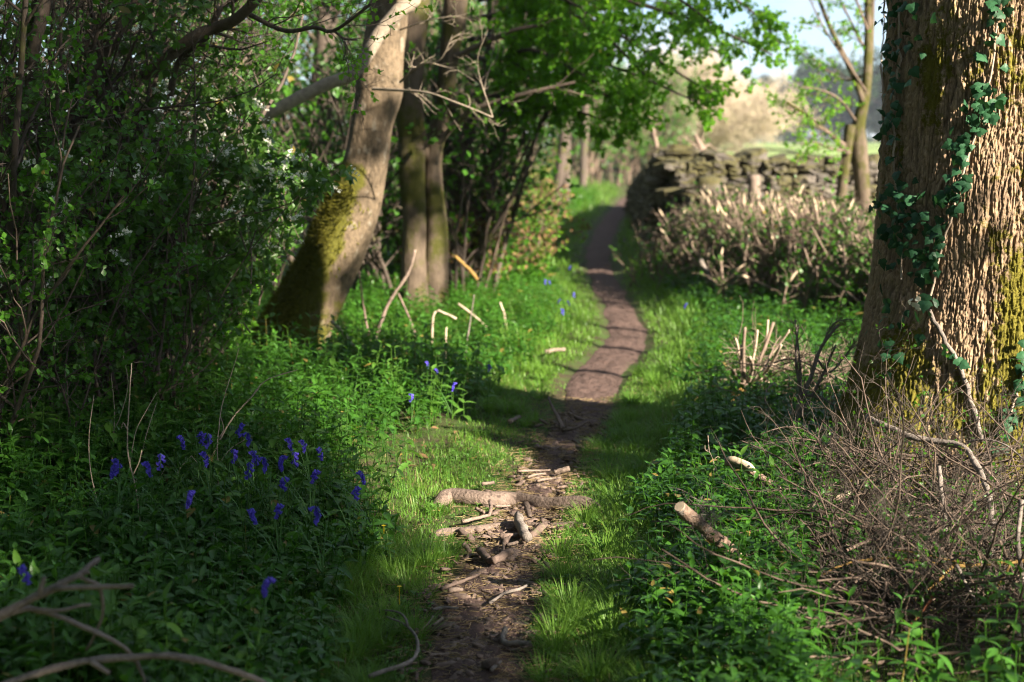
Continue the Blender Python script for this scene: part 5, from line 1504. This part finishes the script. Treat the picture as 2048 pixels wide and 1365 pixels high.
# sticks on the sunny bank below the leaning trunk
for lst, Y, w0, w1, mt, lab in [
    ([(663, 641), (690, 670), (714, 703)], 9.4, 4.5, 3.5, 'stick_pale', 'whitish peeled stick leaning against the foot of the leaning trunk'),
    ([(745, 712), (728, 621), (718, 542)], 9.9, 2.6, 1.6, 'stick', 'thin brown shoot right of the leaning trunk, left arm of a V'),
    ([(742, 712), (773, 614), (814, 546), (830, 500)], 9.9, 4, 3, 'stick_mid', 'pale brown stick leaning right, the other arm of the V'),
    ([(841, 736), (824, 655), (796, 587)], 10, 3, 2, 'stick', 'thin brown stick before the mossy twin trunk leaning left'),
    ([(865, 736), (865, 662), (870, 624), (890, 627), (913, 638)], 9.5, 2.4, 2.4, 'stick_pale', 'dead stalk snapped over at the top in front of the mossy twin trunk'),
    ([(889, 746), (892, 672), (893, 655)], 9.4, 2.4, 2, 'stick_pale', 'upright dead stalk next to the snapped stalk'),
    ([(916, 608), (947, 630), (978, 658)], 10.5, 2.5, 2, 'stick_pale', 'slanting pale stalk falling right, beyond the snapped stalk'),
    ([(1013, 665), (1008, 630), (1000, 605)], 10.8, 3, 2, 'stick_pale', 'short pale stalk standing on the left verge of the middle path'),
    ([(930, 745), (932, 700), (938, 655), (948, 590)], 9.6, 1.8, 1.2, 'stick_grey', 'thin grey stalk right of the upright dead stalk'),
    ([(803, 756), (831, 740)], 9.2, 6, 5, 'stick_pale', 'pale chunk of wood lying in the sunny herbs'),
    ([(427, 804), (444, 744)], 8.8, 5, 4, 'stick_pale', 'stout light stick propped left of the leaning trunk foot'),
    ([(509, 826), (485, 795), (458, 764)], 8.7, 4, 3, 'stick', 'brown stick crossing below the leaning trunk foot'),
    ([(550, 820), (525, 790), (499, 752)], 8.6, 4, 3, 'stick', 'lower one of two parallel brown sticks below the leaning trunk foot'),
    ([(566, 808), (540, 780), (512, 745)], 8.7, 3.4, 2.4, 'stick_red', 'upper one of two parallel reddish brown sticks below the leaning trunk foot'),
    ([(478, 610), (486, 575), (478, 545)], 8.9, 5, 4, 'limb_pale', 'curved white broken stick left of the leaning trunk'),
    ([(545, 570), (520, 545), (500, 505)], 9.3, 5, 4, 'stick_pale', 'pale stick slanting behind the leafy shrub left of the leaning trunk'),
    ([(970, 580), (985, 530), (1005, 450), (1020, 400)], 13, 3, 2, 'thicket', 'brown slanting pole in the thicket left of the far verge'),
    ([(955, 560), (935, 535), (910, 512)], 12.2, 4, 3, 'stick_yellow', 'orange broken branch beside the mossy twin trunk')]:
    stickobj('stick', ap(lst, Y), px_(w0, Y), px_(w1, Y), M[mt], lab, 'stick', sides=8)

# ------------------------------------------------------------------ cut branches and brush on the right
o = stickobj('cut_log', ap([(1360, 1014), (1395, 1042), (1430, 1073), (1460, 1095), (1484, 1118)], 4.3, 4.5), px_(12, 5), px_(12, 4.8), M['log_bark'], 'cut log with flaking reddish bark slanting over the herbs right of the path', 'log', cut='s', sides=16, rough=.05)
n = 130; c = at(1408, 1040, 4.36); q = c + rng.standard_normal((n, 3)) * np.array([.022, .02, .022]); dd = rand_dirs(n, .4)
tag(mk('lichen_tuft', *tubes(np.stack([q, q + dd * .025 + rng.standard_normal((n, 3)) * .008, q + dd * .045], 1), np.full((n, 3), .0008), 3), M['stick_grey'], origin=c), 'grey bushy lichen tuft on the cut log', 'lichen')
o = stickobj('broken_branch', ap([(1453, 922), (1480, 930), (1508, 948), (1530, 962), (1560, 985)], 5.3, 5.2), px_(8, 5.7), px_(7, 5.6), M['log_bark'], 'broken branch with a bright torn end beside the brush heap', 'branch', sides=12)
P = smooth_line(np.array(ap([(1453, 921), (1466, 922), (1490, 931), (1510, 945)], 5.28, 5.23)), 14) - np.array([0, .012, -.006])
mk('torn_wood', *tubes(P[None], np.interp(np.linspace(0, 1, 14), [0, .2, .8, 1], [.009, .0145, .014, .006])[None], 9, True, .1, 3), M['cut'], o)
stickobj('sprig', [G(1430, 985)] + ap([(1428, 953), (1427, 922), (1418, 901), (1416, 871)], 5.6), .003, .0012, M['stick_pale'], 'thin upright budding sprig above the herbs left of the broken branch', 'sprig', sides=5, forks=[(ap([(1427, 922), (1434, 914), (1440, 916)], 5.6), .002, .001), (ap([(1419, 905), (1411, 900), (1410, 890)], 5.6), .002, .001)])
BR = 'loose branches in the brush heap'
for lst, Y, Y2, w0, w1, mt, lab, fk in [
    ([(1902, 1135), (1893, 1060), (1885, 990), (1878, 932)], 4.8, 4.9, 4.5, 4, 'stick_grey', 'straight grey stake standing up in the brush heap with a cut top', []),
    ([(1735, 836), (1765, 850), (1826, 876), (1915, 894), (1949, 932), (1973, 993), (1980, 1045), (1977, 1123), (1970, 1192), (1963, 1316), (1955, 1400)], 5.45, 4.3, 5.5, 4.5, 'stick_grey', 'long grey branch from the trunk foot bending down through the brush', [([(1915, 894), (1960, 880), (2010, 890), (2060, 930)], 5.2, 5.0, 2.5, 1.5)]),
    ([(2080, 1120), (1997, 1127), (1922, 1132), (1826, 1122), (1758, 1118), (1690, 1129), (1642, 1151)], 4.3, 4.35, 3.6, 1.8, 'stick_yellow', 'long yellow brown stem arching left across the brush heap', [([(1905, 1133), (1870, 1168), (1826, 1205), (1775, 1236), (1714, 1267)], 4.3, 4.2, 3.2, 1.6), ([(1929, 1127), (1874, 1115), (1826, 1105), (1782, 1100)], 4.3, 4.3, 2.2, 1.2)]),
    ([(1680, 1229), (1721, 1211), (1762, 1185), (1799, 1168), (1833, 1154), (1870, 1120)], 4.4, 4.4, 4.5, 3.5, 'stick_pale', 'pale branch slanting up into the brush from the herbs', []),
    ([(1703, 1300), (1751, 1240), (1766, 1200), (1772, 1161)], 4.1, 4.1, 3.2, 2.4, 'stick', 'brown forked twig low in the brush heap', [([(1751, 1240), (1780, 1265), (1800, 1310)], 4.1, 4.1, 2.2, 1.5)]),
    ([(1740, 1296), (1803, 1267), (1850, 1219), (1871, 1178)], 4.0, 4.1, 3.4, 2.6, 'stick_red', 'dark red curved shoot at the bottom of the brush heap', []),
    ([(2044, 1000), (2035, 1089), (2050, 1180), (2060, 1260)], 4.3, 4.2, 4, 3.5, 'stick_grey', 'grey upright branch at the right edge of the brush heap', []),
    ([(1912, 1130), (1946, 1192), (1967, 1219), (1990, 1260)], 4.2, 4.1, 3, 2.2, 'stick_grey', 'grey stick leaning right below the yellow stem', []),
    ([(2010, 1300), (2025, 1287), (2060, 1255)], 3.9, 3.9, 6.5, 6.5, 'stick_grey', 'thick pale branch end in the lower right corner', []),
    ([(1577, 964), (1615, 983), (1656, 990), (1724, 1021), (1760, 1030)], 5.3, 5.2, 2.0, 1.2, 'stick_pale', 'thin whitish twig running right from the broken branch', []),
    ([(1600, 1024), (1638, 1007), (1683, 993), (1700, 985)], 5.2, 5.2, 5, 4, 'stick_pale', 'short pale broken stick at the left foot of the brush heap', []),
    ([(1655, 1125), (1717, 1065), (1768, 1028), (1830, 1000)], 4.9, 4.9, 2.6, 2, 'stick', 'straight brown twig slanting up right over the brush heap', []),
    ([(1618, 1150), (1645, 1160), (1690, 1203), (1724, 1230), (1790, 1290)], 4.4, 4.1, 2.2, 1.4, 'stick', 'thin brown twig sloping down right out of the herbs', []),
    ([(1622, 1245), (1640, 1275), (1662, 1311)], 4.1, 4.05, 2.6, 1.6, 'stick', 'twig bent down to the herbs left of the red shoot', [([(1622, 1245), (1632, 1225), (1634, 1205)], 4.1, 4.1, 1.8, 1.2)]),
    ([(1404, 1070), (1423, 1106), (1445, 1130), (1468, 1161)], 4.7, 4.55, 2.6, 3.2, 'stick_grey', 'dark thin twig hanging below the cut log', []),
    ([(1396, 1175), (1430, 1210), (1450, 1226), (1500, 1236), (1560, 1240), (1615, 1257)], 4.25, 4.2, 1.6, 1.8, 'stick', 'dead brown herb stalk lying over the herbs right of the path', [([(1505, 1236), (1505, 1190), (1506, 1158)], 4.25, 4.25, 1.4, .9)]),
    ([(1880, 1330), (1905, 1290), (1930, 1255), (1990, 1180), (2020, 1130)], 4.1, 4.2, 2.4, 1.6, 'stick_yellow', 'ochre twig rising right at the bottom of the brush heap', []),
    ([(1690, 1150), (1700, 1090), (1720, 1040), (1715, 990)], 4.9, 5.0, 1.8, 1.2, 'stick', 'thin upright twig with green buds in the middle of the brush heap', []),
    ([(1930, 900), (1990, 960), (2040, 1060)], 5.1, 4.9, 2.5, 1.6, 'stick', 'brown branch curving down at the right of the standing stake', [])]:
    stickobj('brush_branch', ap(lst, Y, Y2), px_(w0 * 1.25, Y), px_(w1 * 1.2, Y2), M[mt], lab, 'branch', BR, sides=8, wob=.3, forks=[(ap(q, a_, b_), px_(c_, a_), px_(d_, b_)) for q, a_, b_, c_, d_ in fk])
# fine tangle of the heap: too many twigs to count
n = 640
cx = rng.normal(1850, 160, n); cy = rng.uniform(900, 1330, n)
Yd = 5.55 - (cy - 900) / 430 * 1.5 + rng.normal(0, .12, n)
k_ = (cx > 1570 + (cy - 900) * .25) & (cx < 2100)
st = np.array([at(a_, b_, c_) for a_, b_, c_ in zip(cx[k_], cy[k_], Yd[k_])]); st[:, 2] = np.maximum(st[:, 2], hgt(st[:, 0], st[:, 1]) + .02)
n = len(st)
P1, R1 = grow(st, rand_dirs(n, .1) * np.array([1, 1, .6]), rng.uniform(.25, .62, n), rng.uniform(.0022, .005, n), 12, .16, (0, 0, -.01), .4)
P1[:, :, 2] = np.maximum(P1[:, :, 2], hgt(P1[:, :, 0], P1[:, :, 1]) + .01)
s, d, r_, L = kids(P1, R1, 5, .1, 1, (.4, 1.2), (.1, .35)); P2, R2 = grow(s, d, L, np.maximum(r_ * .6, .0012), 7, .2)
s, d, r_, L = kids(P2, R2, 3, .1, 1, (.4, 1.2), (.03, .11)); P3, R3 = grow(s, d, L, np.maximum(r_ * .6, .0008), 5, .22)
n2_ = 130
cx = rng.uniform(1660, 2120, n2_); cy = rng.uniform(1010, 1400, n2_); k_ = cx > 1640 + (cy - 1010) * .22
st2 = np.array([at(a_, b_, 4.75 - (b_ - 1010) / 390 * 1.0 + rng.normal() * .12) for a_, b_ in zip(cx[k_], cy[k_])]); st2[:, 2] = np.maximum(st2[:, 2], hgt(st2[:, 0], st2[:, 1]) + .03)
Pb, Rb = grow(st2, rand_dirs(len(st2), .1) * np.array([1, 1, .55]), rng.uniform(.35, .9, len(st2)), rng.uniform(.0028, .0062, len(st2)), 12, .12, (0, 0, -.012), .4)
Pb[:, :, 2] = np.maximum(Pb[:, :, 2], hgt(Pb[:, :, 0], Pb[:, :, 1]) + .015)
s, d, r_, L = kids(Pb, Rb, 7, .1, 1, (.4, 1.2), (.08, .3)); Pc, Rc = grow(s, d, L, np.maximum(r_ * .5, .001), 7, .2)
P2 = np.concatenate([P2, Pc]); R2 = np.concatenate([R2, Rc])
v, f = join([tubes(P1, R1, 6), tubes(Pb, Rb, 7)])
tag(mk('brushwood', v, f, M['brush']), 'thin crossing brushwood stems heaped at the foot of the big trunk', kind='stuff')
v, f = join([tubes(P2, R2, 4), tubes(P3, R3, 3)])
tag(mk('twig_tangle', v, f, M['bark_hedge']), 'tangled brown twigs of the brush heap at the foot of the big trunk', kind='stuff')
v, f = leaves_on(P3[rng.random(len(P3)) < .18], 3, (.008, .017), LEAF_HAW)
tag(mk('brush_leaves', v, f, M['haw']), 'tiny green leaves sprouting all over the brush heap twigs', kind='stuff')

# coppiced stub with pale cut shoots
cp = empty('coppiced_stub', at(1510, 830, 7.9), 'leaning mossy stub crowned with pale cut shoots right of the path', 'stump')
P, R = trunk_px([(850, 1503, 1530), (820, 1496, 1522), (790, 1487, 1510), (770, 1478, 1500)], 7.9, 20)
mk('trunk', *bumpy(P, R, 18, .2, 2), M['bark_mossy'], cp)
for lst, w0 in [([(1488, 775), (1487, 700), (1490, 655)], 4), ([(1490, 775), (1483, 735), (1483, 690)], 3.5), ([(1492, 770), (1520, 720), (1547, 645)], 4.2), ([(1490, 765), (1475, 690), (1468, 675)], 3), ([(1495, 775), (1535, 740), (1562, 690)], 3.6), ([(1484, 768), (1470, 750), (1468, 742)], 4.5), ([(1500, 770), (1530, 690), (1536, 640)], 3),
                ([(1500, 775), (1525, 745), (1570, 715)], 3.6), ([(1494, 772), (1510, 700), (1515, 660)], 3), ([(1520, 750), (1525, 780), (1532, 800)], 4), ([(1530, 745), (1538, 775), (1548, 795)], 4), ([(1497, 770), (1505, 735), (1500, 715)], 4), ([(1500, 770), (1550, 700), (1580, 660)], 3)]:
    Pl = smooth_line(np.array(ap(lst, 7.9 + rng.normal() * .05, 7.9 + rng.normal() * .15)), 14)
    mk('shoot', *tubes(Pl[None], np.linspace(px_(w0, 7.9), px_(w0 * .8, 7.9), 14)[None], 8, True, .04, int(w0 * 10)), M['flail'] if rng.random() < .35 else M['stick_pale'], cp)
s_ = np.array([at(1495 + rng.normal() * 20, 735 + rng.normal() * 25, 7.9) for _ in range(40)])
Pq, Rq = grow(s_, rand_dirs(40, .5), rng.uniform(.1, .35, 40), .0022, 8, .2)
mk('twigs', *tubes(Pq, Rq, 4), M['flail'], cp)
for lst, lab in [([(1415, 832), (1450, 800), (1482, 778)], 'pale brown stick propped against the coppiced stub from the left, upper of two'), ([(1420, 832), (1460, 805), (1488, 782)], 'pale brown stick propped against the coppiced stub from the left, lower of two')]:
    stickobj('stick', ap(lst, 7.7, 7.8), px_(3, 7.7), px_(3.4, 7.7), M['stick_yellow'], lab, 'stick', sides=8)
# dark twiggy bush before the trunk
db = empty('dead_shrub', at(1600, 920, 6.3), 'grey dead shrub with dark needle like twigs left of the big trunk', 'shrub')
LL = [np.array(smooth_line(np.array(ap(l_, 6.3, 6.3)), 22)) for l_ in ([(1590, 935), (1597, 870), (1596, 820), (1620, 760), (1640, 700), (1668, 660), (1680, 648)], [(1616, 925), (1600, 880), (1596, 840), (1602, 800), (1592, 720), (1596, 650)], [(1600, 830), (1625, 790), (1650, 740), (1672, 690)],
        [(1598, 810), (1602, 760), (1596, 690), (1590, 640)], [(1635, 720), (1660, 745), (1700, 700), (1715, 690)], [(1610, 790), (1650, 800), (1690, 830), (1700, 850)], [(1640, 700), (1665, 650), (1690, 640), (1705, 640)])]
LL = np.array(LL); RR = np.array([np.linspace(px_(a_, 6.3), px_(b_, 6.3), 22) for a_, b_ in ((7, 2.5), (5, 2), (4, 1.8), (3, 1.5), (2.5, 1.2), (2.5, 1.2), (2, 1))])
s, d, r_, L = kids(LL, RR, 16, .3, 1, (.5, 1.2), (.06, .2)); P2, R2 = grow(s, d, L, np.maximum(r_ * .4, .0016), 6, .2)
s, d, r_, L = kids(P2, R2, 5, .1, 1, (.5, 1.2), (.02, .07)); P3, R3 = grow(s, d, L, np.maximum(r_ * .5, .001), 4, .2)
mk('stems', *tubes(LL, RR, 9, True, .08, 3), M['stick_grey'], db)
v, f = join([tubes(P2, R2, 4), tubes(P3, R3, 3)]); mk('twigs', v, f, M['stick'], db)
# reddish twig heap behind it
rh = []
n = 130
st = np.array([at(rng.uniform(1530, 1720), rng.uniform(720, 810), rng.uniform(7.4, 8.4)) for _ in range(n)]); st[:, 2] = np.maximum(st[:, 2], .05)
P1, R1 = grow(st, rand_dirs(n, .1) * np.array([1, 1, .5]), rng.uniform(.2, .5, n), rng.uniform(.003, .006, n), 10, .15, (0, 0, -.04), .4)
s, d, r_, L = kids(P1, R1, 5, .1, 1, (.4, 1.2), (.08, .25)); P2, R2 = grow(s, d, L, np.maximum(r_ * .6, .0015), 6, .2)
v, f = join([tubes(P1, R1, 5), tubes(P2, R2, 4)])
tag(mk('twig_heap', v, f, M['flail']), 'low heap of reddish brown cuttings between the coppiced stub and the big trunk', kind='stuff')
# stems and runners trailing at the hedge foot
for lst, Y, w0, mt, lab in [([(1400, 520), (1420, 560), (1440, 590), (1455, 610)], 13.3, 7, 'stick_grey', 'thick bent grey stem at the left foot of the flailed hedge'), ([(1430, 640), (1470, 625), (1520, 615)], 12.2, 3, 'stick_yellow', 'pale stem trailing low from the flailed hedge'), ([(1370, 470), (1385, 540), (1400, 600)], 14.4, 5, 'stick', 'dark upright stem at the left end of the flailed hedge')]:
    stickobj('trailing_branch', ap(lst, Y), px_(w0, Y), px_(w0 * .8, Y), M[mt], lab, 'branch', sides=8)

# ------------------------------------------------------------------ bluebells


def bluebell_proto(seed, nb):
    r = np.random.default_rng(seed)
    root = bpy.data.objects.new('bluebell', None); C.objects.link(root); ORG[root] = np.zeros(3)
    H = .35
    P = smooth_line(np.array([(0, 0, 0), (.006, 0, H * .5), (.015, 0, H * .87), (.035, 0, H * .97), (.055, 0, H * .955)]), 18)
    mk('stem', *tubes(P[None], np.linspace(.0028, .0014, 18)[None], 6), M['bluestem'], root)
    bells = []
    a8 = np.arange(12) * pi / 6
    for i in range(nb):
        t = 12.6 + i * 4.3 / nb
        p = P[int(t)] * (1 - t % 1) + P[min(int(t) + 1, 17)] * (t % 1)
        ang = r.uniform(-1.3, 1.3); d = norm(np.array([.5 + .3 * cos(ang), sin(ang) * .8, -.9 + .02 * i]))
        q0 = p + d * .006
        X = norm(np.cross(d, [0, 1., .2])); Yv = np.cross(d, X)
        prof = [(0, .0018), (.003, .0042), (.010, .0052), (.017, .0056), (.021, .0078), (.0225, .0105)]
        ring = []
        for j, (s, rr) in enumerate(prof):
            k = 1 + (.28 if j == 5 else .08) * np.cos(6 * a8)
            ring.append(q0 + d * (s * 1.15 - (.002 * np.cos(6 * a8[:, None]) if j == 5 else 0)) + (rr * k)[:, None] * (np.cos(a8)[:, None] * X + np.sin(a8)[:, None] * Yv) * 1.15)
        V = np.concatenate(ring); idx = np.arange(72).reshape(6, 12)
        q = np.stack([idx[:-1], np.roll(idx, -1, 1)[:-1], np.roll(idx, -1, 1)[1:], idx[1:]], -1).reshape(-1, 4)
        bells.append((V, [q]))
    v, f = join(bells); mk('bells', v, f, M['bluebell'], root)
    n = 5; a = r.uniform(0, 2 * pi, n)
    Yl = norm(np.stack([np.cos(a) * .6, np.sin(a) * .6, np.ones(n)], 1))
    v, f = scatter(BLADE[0], BLADE[1], np.zeros((n, 3)), frames(Yl, np.stack([np.cos(a), np.sin(a), 0 * a], 1)), np.stack([np.full(n, .008), r.uniform(.3, .42, n), r.uniform(.15, .3, n)], 1))
    mk('leaves', v, f, M['bluestem'], root)
    return root


PROTO = [bluebell_proto(3 + i, nb) for i, nb in enumerate((9, 7, 11))]
used = [False] * 3
BB = [((215, 1040), 'bluebell, left one of the pair standing apart left of the tall kinked stem'), ((232, 1042), 'bluebell, right one of the pair standing apart left of the tall kinked stem'),
      ((302, 1038), 'bluebell beside the tall kinked stem, left of two'), ((325, 1026), 'bluebell beside the tall kinked stem, right of two'),
      ((375, 976), 'bluebell at the upper left end of the big clump'), ((398, 966), 'small bluebell behind the upper left end of the clump'), ((423, 978), 'bluebell just left of the bleached stem'), ((458, 952), 'topmost bluebell of the big clump'),
      ((506, 972), 'bluebell right of the topmost one, next to a slanting dead stem'), ((426, 1017), 'bluebell at the foot of the bleached stem'), ((478, 998), 'bluebell in the middle left of the big clump'), ((514, 1007), 'bluebell in the centre of the big clump'),
      ((540, 1030), 'full bluebell low in the right half of the clump'), ((566, 1030), 'full bluebell next to the one low in the right half'), ((592, 1010), 'bluebell at the right of the low full pair'), ((584, 972), 'tall bluebell at the upper right of the clump'),
      ((621, 973), 'bluebell at the far right of the clump, upper left of two'), ((638, 990), 'bluebell at the far right edge of the clump by the sunny grass'), ((623, 1043), 'lower bluebell at the right end of the clump'), ((495, 1048), 'small bluebell below the centre of the clump'), ((568, 1060), 'small bluebell below the low full pair'),
      ((372, 1113), 'single bluebell low in the herbs left of the crooked stem'), ((512, 1132), 'bluebell standing low and alone below the clump'), ((560, 1118), 'bluebell with spread bells right of the low lone one'), ((645, 1146), 'small violet bluebell in the grass right of the low ones'),
      ((62, 1281), 'bluebell between the blurred branches at the lower left'), ((514, 1303), 'bluebell low in the grass above the arching branch'), ((741, 1045), 'pale bluebell alone in the sunny grass left of the roots'), ((706, 1082), 'bluebell in the shadow edge below the pale lone one'),
      ((853, 777), 'bluebell in the sunny herbs left of the big shadow, upper left of two'), ((879, 786), 'bluebell in the sunny herbs left of the big shadow, lower right of two'), ((904, 828), 'bluebell at the right edge of the sunny herbs'), ((823, 845), 'small bluebell low in the sunny herbs'), ((978, 786), 'bluebell inside the big shadow left of the path'),
      ((1366, 645), 'bluebell right of the path among dark herbs'), ((1136, 562), 'far bluebell high on the left verge'), ((1102, 592), 'far bluebell left of the middle path'), ((1087, 595), 'far bluebell next to another left of the middle path'), ((1148, 622), 'far bluebell near the left path edge'),
      ((1110, 635), 'far bluebell in the left verge, lower middle'), ((1143, 640), 'far bluebell low near the left path edge'), ((1120, 662), 'lowest far bluebell on the left verge')]
for (px, py), lab in BB:
    H_ = .205 if py > 900 else .16
    g = G(px, py, H_)
    i = int(rng.integers(0, 3)); src = PROTO[i]
    if used[i]:
        o = src.copy(); C.objects.link(o)
        for ch in src.children:
            c_ = ch.copy(); C.objects.link(c_); c_.parent = o
    else:
        o = src; used[i] = True
    s_ = H_ / .345 * rng.uniform(.92, 1.08)
    o.location = (g[0], g[1], g[2] - .005); o.scale = (s_, s_, s_); o.rotation_euler = (rng.normal() * .08, rng.normal() * .08, rng.uniform(0, 2 * pi))
    tag(o, lab, 'bluebell', 'bluebells in the herbs')
# two yellow flowers by the path
for (px, py), lab in [((799, 1204), 'tiny yellow flower in the grass at the left edge of the path'), ((768, 1078), 'tiny yellow flower in the sunny grass left of the thin root')]:
    g = G(px, py, .05) + [0, 0, .05]
    a = np.arange(5) * 2 * pi / 5
    v, f = scatter(LEAF_OVAL[0] * [2.2, 1, 1], LEAF_OVAL[1], np.repeat(g[None], 5, 0), frames(np.stack([np.cos(a), np.sin(a), 0 * a + .4], 1), np.tile([0, 0, 1.], (5, 1))), np.full(5, .009))
    b_ = tubes(np.array([[g - [0, 0, .06], g]]), np.full((1, 2), .001), 4)
    v, f = join([(v, f), b_])
    tag(mk('yellow_flower', v, f, M['yellow'], origin=g - [0, 0, .06]), lab, 'flower')

# ------------------------------------------------------------------ air
hx = np.array([(x, y, z) for x in (-760, 960) for y in (-70, 1250) for z in (-1.6, 32.)], float)
hq = np.array([(0, 1, 3, 2), (4, 6, 7, 5), (0, 4, 5, 1), (2, 3, 7, 6), (0, 2, 6, 4), (1, 5, 7, 3)])
hm, hn = newmat('haze')
pv = nd(hn, 'ShaderNodeVolumePrincipled', {'Color': (.78, .86, 1.0), 'Density': .0003, 'Anisotropy': .2})
ho = nd(hn, 'ShaderNodeOutputMaterial'); hn.links.new(pv.outputs[0], ho.inputs['Volume'])
tag(mk('haze', hx, hq, hm, smooth=False), 'thin blue haze softening the far trees', kind='stuff')

# ------------------------------------------------------------------ render settings
scn.render.engine = 'CYCLES'
scn.view_settings.view_transform = 'Standard'
scn.view_settings.look = 'None'
scn.view_settings.exposure = 2.2
scn.view_settings.gamma = 1.0
cy = scn.cycles
cy.max_bounces = 6; cy.diffuse_bounces = 2; cy.glossy_bounces = 2; cy.transmission_bounces = 4; cy.transparent_max_bounces = 4
cy.use_denoising = True
scn.cycles.filter_width = 1.1
cy.caustics_reflective = False; cy.caustics_refractive = False
cy.sample_clamp_indirect = 6.0
